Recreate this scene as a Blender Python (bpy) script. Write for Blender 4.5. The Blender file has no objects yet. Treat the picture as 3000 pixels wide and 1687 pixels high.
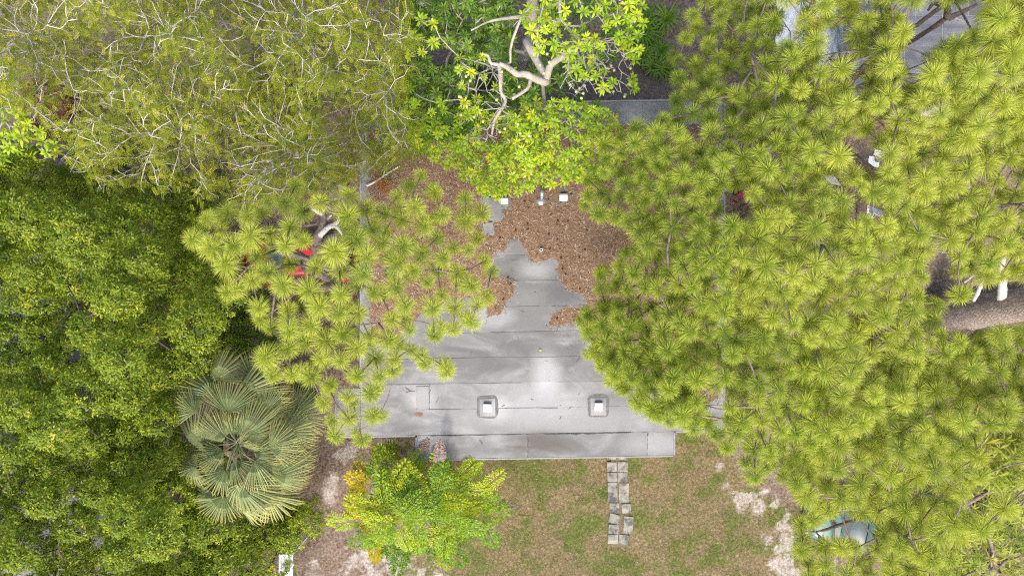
import bpy, math, random
import numpy as np
from mathutils import Vector, Matrix

random.seed(7)
rng = np.random.default_rng(7)
SC = bpy.context.scene
COL = SC.collection
PI = math.pi

# ------------------------------------------------------------------ camera, sky, sun, exposure
CAM_H = 26.3            # drone height in metres, looking straight down
FPX = 2000.0            # focal length in photograph pixels (24 mm on a 36 mm frame)
cam_d = bpy.data.cameras.new('camera')
cam_d.lens = 24.0; cam_d.sensor_width = 36.0; cam_d.clip_end = 2000.0; cam_d.clip_start = 0.1
cam = bpy.data.objects.new('camera', cam_d); COL.objects.link(cam)
cam.location = (0, 0, CAM_H); cam.rotation_euler = (0, 0, 0)
SC.camera = cam

SUN_EL = math.radians(52); SUN_ROT = PI - 0.25
w = bpy.data.worlds.new('World'); SC.world = w; w.use_nodes = True
wn = w.node_tree; wn.nodes.clear()
sky = wn.nodes.new('ShaderNodeTexSky'); sky.sky_type = 'NISHITA'; sky.sun_disc = False
sky.sun_elevation = SUN_EL; sky.sun_rotation = SUN_ROT; sky.air_density = 1.0; sky.dust_density = 4.0; sky.ozone_density = 1.0
bg = wn.nodes.new('ShaderNodeBackground'); bg.inputs['Strength'].default_value = 0.15
wo = wn.nodes.new('ShaderNodeOutputWorld')
wn.links.new(sky.outputs[0], bg.inputs[0]); wn.links.new(bg.outputs[0], wo.inputs[0])
sd = bpy.data.lights.new('sun', 'SUN'); sd.energy = 1.5; sd.angle = math.radians(10); sd.color = (1.0, 0.95, 0.87)
sun = bpy.data.objects.new('sun', sd); COL.objects.link(sun)
sdir = Vector((-math.sin(SUN_ROT) * math.cos(SUN_EL), math.cos(SUN_ROT) * math.cos(SUN_EL), math.sin(SUN_EL)))
sun.rotation_euler = sdir.to_track_quat('Z', 'Y').to_euler(); sun.location = (0, -10, 30)
vs = SC.view_settings
vs.view_transform = 'Standard'; vs.look = 'None'; vs.gamma = 1.0; vs.use_curve_mapping = False
vs.exposure = 1.12
SC.cycles.max_bounces = 4; SC.cycles.diffuse_bounces = 3; SC.cycles.glossy_bounces = 2; SC.cycles.transmission_bounces = 3
SC.cycles.sample_clamp_indirect = 6.0; SC.cycles.use_denoising = False; SC.cycles.filter_width = 1.2

# ------------------------------------------------------------------ helpers
def P(px, py, h=0.0):
    """point of the place that stands at height h under photograph pixel (px, py)"""
    k = (CAM_H - h) / FPX
    return np.array([(px - 1500.0) * k, (843.5 - py) * k, h])
def PV(px, py, h):
    px, py, h = np.broadcast_arrays(np.asarray(px, float), np.asarray(py, float), np.asarray(h, float))
    k = (CAM_H - h) / FPX
    return np.stack([(px - 1500.0) * k, (843.5 - py) * k, h], -1)

def mesh_quads(name, v, tint=None, along=None):
    """v: (N,4,3) separate quads"""
    v = np.asarray(v, np.float32); n = len(v)
    me = bpy.data.meshes.new(name)
    me.vertices.add(n * 4); me.vertices.foreach_set('co', v.reshape(-1))
    me.loops.add(n * 4); me.loops.foreach_set('vertex_index', np.arange(n * 4, dtype=np.int32))
    me.polygons.add(n); me.polygons.foreach_set('loop_start', np.arange(0, n * 4, 4, dtype=np.int32))
    if tint is not None:
        a = me.attributes.new('tint', 'FLOAT', 'FACE'); a.data.foreach_set('value', np.asarray(tint, np.float32))
    if along is not None:
        a = me.attributes.new('along', 'FLOAT', 'POINT'); a.data.foreach_set('value', np.asarray(along, np.float32).reshape(-1))
    me.update(); return me
def mesh_py(name, v, f, smooth=False, along=None):
    me = bpy.data.meshes.new(name); me.from_pydata([tuple(map(float, p)) for p in v], [], f)
    if smooth: me.polygons.foreach_set('use_smooth', [True] * len(me.polygons))
    if along is not None:
        a = me.attributes.new('along', 'FLOAT', 'POINT'); a.data.foreach_set('value', np.asarray(along, np.float32))
    me.update(); return me
def obj(name, me, mat=None, parent=None, loc=None, kind=None, label=None):
    o = bpy.data.objects.new(name, me); COL.objects.link(o)
    if mat is not None and (not me.materials): me.materials.append(mat)
    if parent is not None: o.parent = parent
    if loc is not None: o.location = tuple(float(c) for c in loc)
    if kind: o['kind'] = kind
    if label: o['label'] = label
    return o
def tag(o, label, cat, group=None, kind=None):
    o['label'] = label; o['category'] = cat
    if group: o['group'] = group
    if kind: o['kind'] = kind
    return o
def thing(name, label, cat, loc, group=None, rz=0.0):
    o = bpy.data.objects.new(name, None); COL.objects.link(o)
    o.location = tuple(float(c) for c in loc); o.rotation_euler = (0, 0, rz); o.empty_display_size = 0.3
    return tag(o, label, cat, group)

class MB:
    def __init__(s): s.v = []; s.f = []
    def add(s, v, f):
        b = len(s.v); s.v += [tuple(map(float, p)) for p in v]; s.f += [tuple(i + b for i in q) for q in f]; return s
    def box(s, c, d, rz=0.0, bev=0.0):
        x, y, z = d[0] / 2, d[1] / 2, d[2] / 2; b = min(bev, x * .9, y * .9, z * .9)
        if b <= 0:
            v = [(-x,-y,-z),(x,-y,-z),(x,y,-z),(-x,y,-z),(-x,-y,z),(x,-y,z),(x,y,z),(-x,y,z)]
            f = [(3,2,1,0),(4,5,6,7),(0,1,5,4),(1,2,6,5),(2,3,7,6),(3,0,4,7)]
        else:
            v = [(-x,-y,-z),(x,-y,-z),(x,y,-z),(-x,y,-z),(-x,-y,z-b),(x,-y,z-b),(x,y,z-b),(-x,y,z-b),(-x+b,-y+b,z),(x-b,-y+b,z),(x-b,y-b,z),(-x+b,y-b,z)]
            f = [(3,2,1,0),(0,1,5,4),(1,2,6,5),(2,3,7,6),(3,0,4,7),(4,5,9,8),(5,6,10,9),(6,7,11,10),(7,4,8,11),(8,9,10,11)]
        ca, sa = math.cos(rz), math.sin(rz)
        return s.add([(c[0] + p[0]*ca - p[1]*sa, c[1] + p[0]*sa + p[1]*ca, c[2] + p[2]) for p in v], f)
    def tube(s, pts, rad, n=6, cap=True):
        v, f = tube(pts, rad, n, cap); return s.add(v, f)
    def mesh(s, name, smooth=False): return mesh_py(name, s.v, s.f, smooth)

def tube(pts, rad, n=6, cap=True, lump=0.0):
    pts = np.asarray(pts, float); k = len(pts)
    rad = np.broadcast_to(np.asarray(rad, float), (k,))
    tg = np.gradient(pts, axis=0); tg /= np.linalg.norm(tg, axis=1, keepdims=True) + 1e-9
    ref = np.array([0.31, 0.95, 0.1]); 
    if abs(tg[0] @ ref) > 0.9: ref = np.array([1.0, 0.1, 0.2])
    v = []; a = np.arange(n) * 2 * PI / n; u = np.cross(tg[0], ref); u /= np.linalg.norm(u)
    for i in range(k):
        u = u - (u @ tg[i]) * tg[i]; u /= np.linalg.norm(u) + 1e-9; b = np.cross(tg[i], u)
        r = rad[i] * (1 + lump * rng.normal(size=n)) if lump else np.full(n, rad[i])
        v.append(pts[i] + (np.cos(a) * r)[:, None] * u + (np.sin(a) * r)[:, None] * b)
    v = np.concatenate(v); f = []
    for i in range(k - 1):
        for j in range(n):
            f.append((i*n+j, i*n+(j+1) % n, (i+1)*n+(j+1) % n, (i+1)*n+j))
    if cap: f.append(tuple(range(n - 1, -1, -1))); f.append(tuple((k-1)*n + j for j in range(n)))
    return v, f
def smooth_line(pts, m=6):
    """Catmull-Rom through points (rows may carry the radius as a 4th value)"""
    p = np.asarray(pts, float); p = np.vstack([2*p[0]-p[1], p, 2*p[-1]-p[-2]]); out = []
    for i in range(1, len(p) - 2):
        for t in np.linspace(0, 1, m, endpoint=False):
            a, b, c, d = p[i-1], p[i], p[i+1], p[i+2]
            out.append(0.5*((2*b) + (c-a)*t + (2*a-5*b+4*c-d)*t*t + (3*b-a-3*c+d)*t**3))
    out.append(p[-2]); return np.array(out)
def inpoly(x, y, poly):
    x = np.asarray(x, float); y = np.asarray(y, float); r = np.zeros(x.shape, bool)
    n = len(poly); j = n - 1
    for i in range(n):
        xi, yi = poly[i]; xj, yj = poly[j]
        c = ((yi > y) != (yj > y)) & (x < (xj - xi) * (y - yi) / ((yj - yi) + 1e-12) + xi)
        r ^= c; j = i
    return r
def polydist(x, y, poly):
    """distance to the outline of a polygon"""
    d = np.full(np.shape(x), 1e9); n = len(poly)
    for i in range(n):
        ax, ay = poly[i]; bx, by = poly[(i + 1) % n]; ex, ey = bx - ax, by - ay
        t = np.clip(((x - ax) * ex + (y - ay) * ey) / (ex*ex + ey*ey + 1e-12), 0, 1)
        d = np.minimum(d, np.hypot(x - ax - t*ex, y - ay - t*ey))
    return d
def poisson(poly, gaps, rmin, tries=9000, seed=1):
    r = np.random.default_rng(seed); xs = [p[0] for p in poly]; ys = [p[1] for p in poly]
    c = np.stack([r.uniform(min(xs), max(xs), tries), r.uniform(min(ys), max(ys), tries)], -1)
    ok = inpoly(c[:, 0], c[:, 1], poly)
    for g in gaps: ok &= ~inpoly(c[:, 0], c[:, 1], g)
    c = c[ok]; keep = np.zeros((0, 2))
    out = np.empty((len(c), 2)); n = 0
    for q in c:
        if n == 0 or np.min(np.sum((out[:n] - q)**2, 1)) > rmin*rmin: out[n] = q; n += 1
    return out[:n]
_lat = np.random.default_rng(3).random((256, 256))
def vnoise(x, y):
    xi = np.floor(x).astype(int); yi = np.floor(y).astype(int); fx = x - xi; fy = y - yi
    fx = fx*fx*(3-2*fx); fy = fy*fy*(3-2*fy); g = lambda a, b: _lat[a % 256, b % 256]
    return (g(xi, yi)*(1-fx) + g(xi+1, yi)*fx)*(1-fy) + (g(xi, yi+1)*(1-fx) + g(xi+1, yi+1)*fx)*fy
def fbm(x, y, o=4):
    s = 0; a = 0.5; t = 0
    for i in range(o): s = s + a*vnoise(x*2**i + 17*i, y*2**i + 31*i); t += a; a *= 0.5
    return s / t
def unit(v): return v / (np.linalg.norm(v, axis=-1, keepdims=True) + 1e-9)
def rect(a, b, c, d): return [(a, b), (c, b), (c, d), (a, d)]

# ------------------------------------------------------------------ materials
def newmat(name):
    m = bpy.data.materials.new(name); m.use_nodes = True; m.node_tree.nodes.clear(); return m, m.node_tree
def nd(nt, t, props=None, **inp):
    n = nt.nodes.new(t)
    for k, v in (props or {}).items(): setattr(n, k, v)
    for k, v in inp.items():
        k = k.replace('_', ' ')
        if hasattr(v, 'is_output') or isinstance(v, bpy.types.NodeSocket): nt.links.new(v, n.inputs[k])
        else: n.inputs[k].default_value = v
    return n
def ramp(nt, fac, stops):
    n = nt.nodes.new('ShaderNodeValToRGB'); e = n.color_ramp.elements
    while len(e) < len(stops): e.new(0.5)
    for i, (p, c) in enumerate(stops):
        e[i].position = p; e[i].color = (c[0], c[1], c[2], 1) if not isinstance(c, (int, float)) else (c, c, c, 1)
    nt.links.new(fac, n.inputs[0]); return n.outputs[0]
def mixc(nt, fac, a, b, mode='MIX'):
    n = nt.nodes.new('ShaderNodeMix'); n.data_type = 'RGBA'; n.blend_type = mode
    for s, v in ((n.inputs[0], fac), (n.inputs[6], a), (n.inputs[7], b)):
        if isinstance(v, bpy.types.NodeSocket): nt.links.new(v, s)
        else: s.default_value = (*v, 1) if isinstance(v, tuple) else v
    return n.outputs[2]
def mth(nt, op, a, b=0.0, c=None, clamp=False):
    n = nt.nodes.new('ShaderNodeMath'); n.operation = op; n.use_clamp = clamp
    for i, v in enumerate((a, b) if c is None else (a, b, c)):
        if isinstance(v, bpy.types.NodeSocket): nt.links.new(v, n.inputs[i])
        else: n.inputs[i].default_value = v
    return n.outputs[0]
def coords(nt): return nt.nodes.new('ShaderNodeTexCoord').outputs['Object']
def noise(nt, vec, scale, detail=4.0, rough=0.6, dist=0.0):
    n = nd(nt, 'ShaderNodeTexNoise', None, Vector=vec, Scale=scale, Detail=detail, Roughness=rough, Distortion=dist); return n.outputs[0]
def finish(nt, col, rough=0.8, spec=0.3, bump=None, bstr=0.3, bdist=0.02, metal=0.0, trans=0.0, tcol=None):
    b = nt.nodes.new('ShaderNodeBsdfPrincipled'); out = nt.nodes.new('ShaderNodeOutputMaterial')
    for s, v in (('Base Color', col), ('Roughness', rough), ('Metallic', metal), ('Specular IOR Level', spec)):
        if isinstance(v, bpy.types.NodeSocket): nt.links.new(v, b.inputs[s])
        else: b.inputs[s].default_value = (*v, 1) if isinstance(v, tuple) else v
    if bump is not None:
        bn = nd(nt, 'ShaderNodeBump', None, Strength=bstr, Distance=bdist, Height=bump); nt.links.new(bn.outputs[0], b.inputs['Normal'])
    if trans > 0:
        t = nt.nodes.new('ShaderNodeBsdfTranslucent'); tc = tcol if tcol is not None else col
        if isinstance(tc, bpy.types.NodeSocket): nt.links.new(tc, t.inputs[0])
        else: t.inputs[0].default_value = (*tc, 1)
        mx = nt.nodes.new('ShaderNodeMixShader'); mx.inputs[0].default_value = trans
        nt.links.new(b.outputs[0], mx.inputs[1]); nt.links.new(t.outputs[0], mx.inputs[2]); nt.links.new(mx.outputs[0], out.inputs[0])
    else: nt.links.new(b.outputs[0], out.inputs[0])
def plain(name, c, rough=0.7, spec=0.3, var=0.15, scale=6.0, metal=0.0):
    m, nt = newmat(name); f = noise(nt, coords(nt), scale, 4)
    lo = tuple(x*(1-var) for x in c); hi = tuple(min(1, x*(1+var)) for x in c)
    finish(nt, ramp(nt, f, [(0.3, lo), (0.7, hi)]), rough, spec, metal=metal, bump=f, bstr=0.1); return m
def leafmat(name, stops, src='tint', trans=0.35, rough=0.5, along=None, objamt=0.5, spec=0.3):
    """colour from a per-leaf random value, from the per-object random value or from both"""
    m, nt = newmat(name)
    oi = nt.nodes.new('ShaderNodeObjectInfo').outputs['Random']
    if src == 'tint': f = nd(nt, 'ShaderNodeAttribute', {'attribute_name': 'tint'}).outputs['Fac']
    elif src == 'obj': f = oi
    else:
        a = nd(nt, 'ShaderNodeAttribute', {'attribute_name': 'tint'}).outputs['Fac']
        f = mth(nt, 'ADD', mth(nt, 'MULTIPLY', oi, objamt), mth(nt, 'MULTIPLY', a, 1 - objamt))
    col = ramp(nt, f, stops)
    if along:
        al = nd(nt, 'ShaderNodeAttribute', {'attribute_name': 'along'}).outputs['Fac']
        col = mixc(nt, mth(nt, 'MULTIPLY', al, along[1], clamp=True), col, along[0])
    finish(nt, col, rough, spec, trans=trans); return m

M_needle = leafmat('pine_needles', [(0.0, (0.17, 0.28, 0.02)), (0.45, (0.31, 0.42, 0.03)), (0.85, (0.46, 0.54, 0.042)), (1.0, (0.64, 0.57, 0.05))], 'both', 0.36, 0.6, along=((0.80, 0.77, 0.20), 0.6), objamt=0.5, spec=0.2)
M_needle_dead = leafmat('dead_pine_needles', [(0.0, (0.42, 0.17, 0.05)), (1.0, (0.55, 0.27, 0.08))], 'both', 0.2, 0.6)
M_oak = leafmat('oak_leaves', [(0.0, (0.07, 0.12, 0.012)), (0.4, (0.20, 0.285, 0.02)), (0.8, (0.35, 0.42, 0.03)), (0.95, (0.54, 0.54, 0.045)), (1.0, (0.60, 0.36, 0.08))], 'tint', 0.35, 0.45, spec=0.35)
M_feather = leafmat('feathery_leaves', [(0.0, (0.12, 0.17, 0.014)), (0.5, (0.25, 0.29, 0.026)), (0.85, (0.46, 0.45, 0.05)), (1.0, (0.56, 0.49, 0.06))], 'tint', 0.35, 0.6, spec=.15)
M_mango = leafmat('mango_leaves', [(0.0, (0.07, 0.16, 0.018)), (0.6, (0.16, 0.29, 0.026)), (1.0, (0.30, 0.42, 0.03))], 'both', 0.3, 0.4, spec=0.4)
M_lime = leafmat('lime_leaves', [(0.0, (0.20, 0.37, 0.015)), (0.5, (0.38, 0.54, 0.02)), (0.85, (0.62, 0.68, 0.03)), (1.0, (0.72, 0.58, 0.05))], 'both', 0.35, 0.42, spec=0.4)
M_fan = leafmat('fan_palm_blades', [(0.0, (0.12, 0.17, 0.07)), (0.5, (0.24, 0.29, 0.125)), (1.0, (0.42, 0.45, 0.19))], 'both', 0.2, 0.5, along=((0.62, 0.50, 0.12), 0.8), objamt=0.4)
M_fan_dead = leafmat('dry_fan_blades', [(0.0, (0.30, 0.20, 0.12)), (1.0, (0.50, 0.40, 0.28))], 'both', 0.15, 0.7)
M_fish = leafmat('fishtail_leaflets', [(0.1, (0.07, 0.17, 0.010)), (0.45, (0.22, 0.35, 0.014)), (0.8, (0.42, 0.48, 0.02)), (1.0, (0.60, 0.56, 0.03))], 'both', 0.25, 0.42, objamt=0.6)
M_fish_y = leafmat('yellow_fishtail_leaflets', [(0.0, (0.42, 0.40, 0.02)), (1.0, (0.66, 0.50, 0.03))], 'both', 0.3, 0.45)
M_fish_d = leafmat('dead_fishtail_leaflets', [(0.0, (0.17, 0.12, 0.10)), (1.0, (0.34, 0.26, 0.22))], 'both', 0.1, 0.8)
M_bamboo = leafmat('bamboo_leaves', [(0.0, (0.20, 0.27, 0.03)), (0.6, (0.38, 0.44, 0.05)), (1.0, (0.58, 0.50, 0.09))], 'both', 0.35, 0.45)
M_shrub = leafmat('shrub_leaves', [(0.0, (0.05, 0.10, 0.015)), (0.7, (0.13, 0.20, 0.02)), (1.0, (0.26, 0.30, 0.03))], 'tint', 0.3, 0.45)
M_redleaf = leafmat('red_shrub_leaves', [(0.0, (0.20, 0.06, 0.04)), (0.7, (0.34, 0.13, 0.10)), (1.0, (0.18, 0.20, 0.03))], 'tint', 0.25, 0.5)
M_strap = leafmat('strap_leaves', [(0.0, (0.09, 0.18, 0.015)), (1.0, (0.22, 0.34, 0.03))], 'both', 0.25, 0.4)

def barkmat(name, c0, c1, scale=5.0, stretch=(1, 1, .25)):
    m, nt = newmat(name); co = coords(nt)
    mp = nd(nt, 'ShaderNodeMapping', None, Vector=co); mp.inputs['Scale'].default_value = stretch
    v = nd(nt, 'ShaderNodeTexVoronoi', {'feature': 'DISTANCE_TO_EDGE'}, Vector=mp.outputs[0], Scale=scale * 2.2).outputs[0]
    f = noise(nt, mp.outputs[0], scale * 2, 6, 0.7)
    crack = ramp(nt, v, [(0.0, 0.4), (0.2, 1.0)])
    col = mixc(nt, 0.75, ramp(nt, f, [(0.25, c0), (0.75, c1)]), crack, 'MULTIPLY')
    finish(nt, col, 0.9, 0.15, bump=mth(nt, 'ADD', mth(nt, 'MULTIPLY', crack, 0.6), f), bstr=0.8, bdist=0.03); return m
M_pinebark = barkmat('pine_bark', (0.24, 0.185, 0.155), (0.52, 0.43, 0.37), 6.5, (1, 1, .4))
M_limbbark = plain('pine_limb_bark', (0.20, 0.155, 0.135), 0.9, 0.1, 0.4, 14)
M_deadwood = plain('bleached_dead_wood', (0.62, 0.58, 0.56), 0.8, 0.2, 0.2, 12)
M_palebark = plain('pale_grey_twig_bark', (0.66, 0.60, 0.55), 0.85, 0.15, 0.22, 8)
M_mangobark = plain('smooth_grey_bark', (0.42, 0.38, 0.33), 0.85, 0.15, 0.25, 5)
M_oakbark = plain('dark_oak_bark', (0.12, 0.095, 0.08), 0.9, 0.1, 0.3, 10)
M_palmwood = plain('palm_trunk_fibre', (0.20, 0.16, 0.12), 0.9, 0.1, 0.3, 20)
M_petiole = plain('palm_petiole', (0.30, 0.36, 0.14), 0.5, 0.4, 0.15, 4)
M_white = plain('white_paint', (0.80, 0.81, 0.82), 0.45, 0.4, 0.04, 3)
M_tarp = plain('white_tarpaulin', (0.80, 0.79, 0.77), 0.4, 0.4, 0.07, 4)
M_galv = plain('galvanised_metal', (0.46, 0.48, 0.50), 0.4, 0.5, 0.18, 9, metal=0.7)
M_dark = plain('black_rubber', (0.02, 0.02, 0.022), 0.7, 0.3, 0.2)
M_wall = plain('stucco_wall', (0.55, 0.52, 0.46), 0.9, 0.2, 0.08, 8)
M_wood = plain('weathered_timber', (0.26, 0.23, 0.20), 0.9, 0.1, 0.25, 15)
M_yellow = plain('yellow_plastic', (0.75, 0.48, 0.02), 0.5, 0.4, 0.1)
M_ball = plain('yellow_felt', (0.62, 0.68, 0.05), 0.9, 0.1, 0.1)
M_cone = plain('pine_cone_scales', (0.10, 0.06, 0.045), 0.9, 0.1, 0.4, 30)
M_twig = plain('brown_twig_bark', (0.22, 0.15, 0.12), 0.9, 0.1, 0.3, 20)
M_fruit = plain('pale_fruit_skin', (0.55, 0.55, 0.26), 0.5, 0.4, 0.12)
M_concrete = plain('old_concrete', (0.36, 0.36, 0.33), 0.9, 0.2, 0.25, 7)
M_glass = plain('window_glass', (0.10, 0.14, 0.15), 0.08, 0.6, 0.05)

# weathered roll roofing: grey mineral felt with light chalky blooms, dark damp patches and fine weave
def roofmat(name, base, pale, dark, seed=0.0, brown=()):
    m, nt = newmat(name); g = nt.nodes.new('ShaderNodeNewGeometry').outputs['Position']
    big = noise(nt, g, 0.42, 4, 0.6, 0.6)
    mp = nd(nt, 'ShaderNodeMapping', None, Vector=g); mp.inputs['Scale'].default_value = (0.45, 1.1, 1.0); mp.inputs['Location'].default_value = (seed, 3.3, 0)
    st = noise(nt, mp.outputs[0], 1.1, 5, 0.62, 0.8)
    mid = noise(nt, g, 2.6, 5, 0.65, 0.3)
    fine = noise(nt, g, 55.0, 3, 0.7)
    col = mixc(nt, ramp(nt, st, [(0.42, 0.0), (0.66, 0.9)]), base, pale)
    col = mixc(nt, ramp(nt, big, [(0.50, 0.0), (0.68, 0.6)]), col, dark)
    col = mixc(nt, ramp(nt, mid, [(0.55, 0.0), (0.8, 0.45)]), col, pale)
    for (bx, by, rx, ry, cc, amt) in brown:
        sp = nd(nt, 'ShaderNodeMapping', None, Vector=g); sp.inputs['Location'].default_value = (-bx / rx, -by / ry, 0); sp.inputs['Scale'].default_value = (1/rx, 1/ry, 0)
        wv = nt.nodes.new('ShaderNodeVectorMath'); wv.operation = 'LENGTH'; nt.links.new(sp.outputs[0], wv.inputs[0])
        d = mth(nt, 'ADD', wv.outputs['Value'], mth(nt, 'MULTIPLY', mth(nt, 'SUBTRACT', st, 0.5), 1.6))
        k = ramp(nt, d, [(0.35, amt), (1.0, 0.0)])
        col = mixc(nt, k, col, cc)
    oi = nt.nodes.new('ShaderNodeObjectInfo').outputs['Random']; col = mixc(nt, 1.0, col, ramp(nt, oi, [(0.0, 0.84), (1.0, 1.08)]), 'MULTIPLY')
    wx = nd(nt, 'ShaderNodeTexWave', {'wave_type': 'BANDS', 'bands_direction': 'X'}, Vector=g, Scale=18.0, Distortion=1.5, Detail=2.0).outputs['Fac']
    col = mixc(nt, 0.22, col, ramp(nt, fine, [(0.3, 0.62), (0.7, 1.0)]), 'MULTIPLY')
    spk = nd(nt, 'ShaderNodeTexVoronoi', None, Vector=g, Scale=7.0).outputs['Distance']
    col = mixc(nt, mth(nt, 'MULTIPLY', ramp(nt, spk, [(0.03, 1.0), (0.06, 0.0)]), 0.35), col, (0.06, 0.055, 0.05))
    finish(nt, col, 0.78, 0.25, bump=mth(nt, 'ADD', fine, mth(nt, 'MULTIPLY', wx, 0.3)), bstr=0.12, bdist=0.01); return m
_rp = lambda px, py: P(px, py, 3.2)
def stain(px, py, rx, ry, c, a):
    q = _rp(px, py); return (q[0], q[1], rx / 86.6, ry / 86.6, c, a)
M_roof = roofmat('grey_roll_roofing', (0.20, 0.197, 0.192), (0.36, 0.356, 0.352), (0.135, 0.133, 0.13), 0.0, [
    stain(1520, 870, 330, 210, (0.155, 0.153, 0.15), 0.75), stain(1420, 1060, 260, 50, (0.165, 0.162, 0.158), 0.7), stain(1660, 1050, 110, 60, (0.155, 0.152, 0.15), 0.6), stain(1600, 1225, 420, 60, (0.36, 0.356, 0.35), 0.55),
    stain(1580, 1305, 130, 45, (0.145, 0.13, 0.115), 0.9), stain(1600, 1100, 60, 110, (0.50, 0.50, 0.515), 0.75), stain(1560, 1180, 190, 70, (0.40, 0.40, 0.41), 0.5),
    stain(1235, 1165, 60, 60, (0.44, 0.44, 0.44), 0.75), stain(1455, 1195, 60, 50, (0.48, 0.48, 0.48), 0.6), stain(1430, 925, 90, 45, (0.38, 0.38, 0.385), 0.55),
    stain(1570, 790, 70, 35, (0.42, 0.42, 0.425), 0.7), stain(1650, 860, 60, 40, (0.115, 0.115, 0.12), 0.8), stain(1490, 690, 30, 40, (0.12, 0.115, 0.105), 0.7),
    stain(1330, 1000, 190, 40, (0.17, 0.165, 0.16), 0.5), stain(1600, 1020, 150, 30, (0.165, 0.16, 0.158), 0.5), stain(1900, 1300, 120, 40, (0.37, 0.37, 0.38), 0.6)])
M_roof2 = roofmat('dark_roll_roofing', (0.13, 0.13, 0.14), (0.26, 0.26, 0.28), (0.09, 0.09, 0.095), 5.0)

# ------------------------------------------------------------------ ground
LAWN = [(1000, 1320), (2080, 1230), (2200, 1400), (2330, 1520), (2330, 1900), (1100, 1900), (1150, 1620), (1300, 1500), (1200, 1330)]
SAND = [(2180, 1460, 45), (2215, 1490, 38), (2300, 1540, 45), (2330, 1590, 40), (2290, 1640, 60), (2320, 1690, 70), (2250, 1580, 25), (2130, 1410, 22), (2105, 1365, 18),
        (1170, 1660, 90), (1060, 1640, 60), (1090, 1700, 80), (960, 1440, 36), (1010, 1330, 40), (985, 1400, 26), (918, 1652, 22), (915, 1690, 26), (1290, 1690, 40), (2240, 1440, 20), (2270, 1475, 20)]
def ground_attr(x, y):
    px = 1500 + x * FPX / CAM_H; py = 843.5 - y * FPX / CAM_H
    ins = inpoly(px, py, LAWN); d = polydist(px, py, LAWN); sd_ = np.where(ins, d, -d)
    lawn = np.clip((sd_ + 70 * (fbm(x*0.9, y*0.9) - 0.5) * 2 + 20) / 50, 0, 1)
    s = np.zeros_like(x)
    for (a, b, r) in SAND: s = np.maximum(s, 1 - np.hypot(px - a, (py - b)) / (r * 1.5))
    s = np.clip(s * 1.3 + (fbm(x*3.1 + 9, y*3.1 + 5, 5) - 0.55) * 1.6 * np.clip(s * 4, 0, 1), 0, 1)
    g = np.clip((fbm(x*1.9 + 40, y*1.9 + 11, 6) - 0.40) * 2.6, 0, 1)
    for (a, b, r) in ((1790, 1660, 90), (1540, 1370, 100), (1880, 1520, 60), (1530, 1580, 60), (1400, 1640, 60)):
        g = np.maximum(g, np.clip(1.0 - np.hypot(px - a, py - b) / r, 0, 1) * (.35 + fbm(x*3, y*3, 4)))
    return lawn, s, g
gx = np.arange(-24, 24.01, 0.12); gy = np.arange(-15.6, 15.61, 0.12)
X, Y = np.meshgrid(gx, gy, indexing='ij'); lw, sn, gr = ground_attr(X, Y)
Z = (fbm(X*0.6, Y*0.6) - 0.5) * 0.10 + (fbm(X*4, Y*4) - 0.5) * 0.03
edge = np.minimum(np.minimum(X + 24, 24 - X), np.minimum(Y + 15.6, 15.6 - Y)); Z *= np.clip(edge / 1.0, 0, 1)
nx, ny = X.shape; V = np.stack([X, Y, Z], -1).reshape(-1, 3)
idx = np.arange(nx * ny).reshape(nx, ny)
F = np.stack([idx[:-1, :-1], idx[1:, :-1], idx[1:, 1:], idx[:-1, 1:]], -1).reshape(-1, 4)
ring = np.array([(-900, -900, 0), (900, -900, 0), (900, 900, 0), (-900, 900, 0)], float); nb = len(V)
V2 = np.vstack([V, ring]); c0, c1, c2, c3 = idx[0, 0], idx[-1, 0], idx[-1, -1], idx[0, -1]
bot = list(idx[:, 0]); rgt = list(idx[-1, :]); top = list(idx[::-1, -1]); lft = list(idx[0, ::-1])
faces = [tuple(int(i) for i in q) for q in F]
faces += [tuple([nb, nb + 1] + [int(i) for i in bot[::-1]]), tuple([nb + 1, nb + 2] + [int(i) for i in rgt[::-1]]), tuple([nb + 2, nb + 3] + [int(i) for i in top[::-1]]), tuple([nb + 3, nb] + [int(i) for i in lft[::-1]])]
me = bpy.data.meshes.new('ground'); me.from_pydata(V2.tolist(), [], faces)
for nm, arr in (('lawn', lw), ('sand', sn), ('green', gr)):
    a = me.attributes.new(nm, 'FLOAT', 'POINT'); a.data.foreach_set('value', np.concatenate([arr.reshape(-1), np.zeros(4)]).astype(np.float32))
m, nt = newmat('ground_cover'); co = coords(nt)
at = lambda n_: nd(nt, 'ShaderNodeAttribute', {'attribute_name': n_}).outputs['Fac']
f1 = noise(nt, co, 4.0, 8, 0.7); f2 = noise(nt, co, 9.0, 8, 0.72); f3 = noise(nt, co, 1.2, 4, 0.6)
litter = ramp(nt, f2, [(0.32, (0.06, 0.04, 0.03)), (0.46, (0.145, 0.10, 0.07)), (0.58, (0.25, 0.19, 0.145)), (0.72, (0.40, 0.34, 0.28))])
litter = mixc(nt, ramp(nt, f3, [(0.4, 0.0), (0.7, 0.5)]), litter, (0.25, 0.21, 0.175))
tan = ramp(nt, f2, [(0.32, (0.09, 0.07, 0.034)), (0.46, (0.165, 0.125, 0.062)), (0.56, (0.235, 0.18, 0.10)), (0.70, (0.34, 0.28, 0.19))])
green = ramp(nt, f2, [(0.32, (0.04, 0.06, 0.012)), (0.5, (0.105, 0.13, 0.028)), (0.68, (0.18, 0.19, 0.055))])
gm = mth(nt, 'ADD', at('green'), mth(nt, 'MULTIPLY', mth(nt, 'SUBTRACT', f1, 0.5), 1.6))
lawnc = mixc(nt, ramp(nt, gm, [(0.05, 0.0), (0.75, 0.9)]), tan, green)
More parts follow.
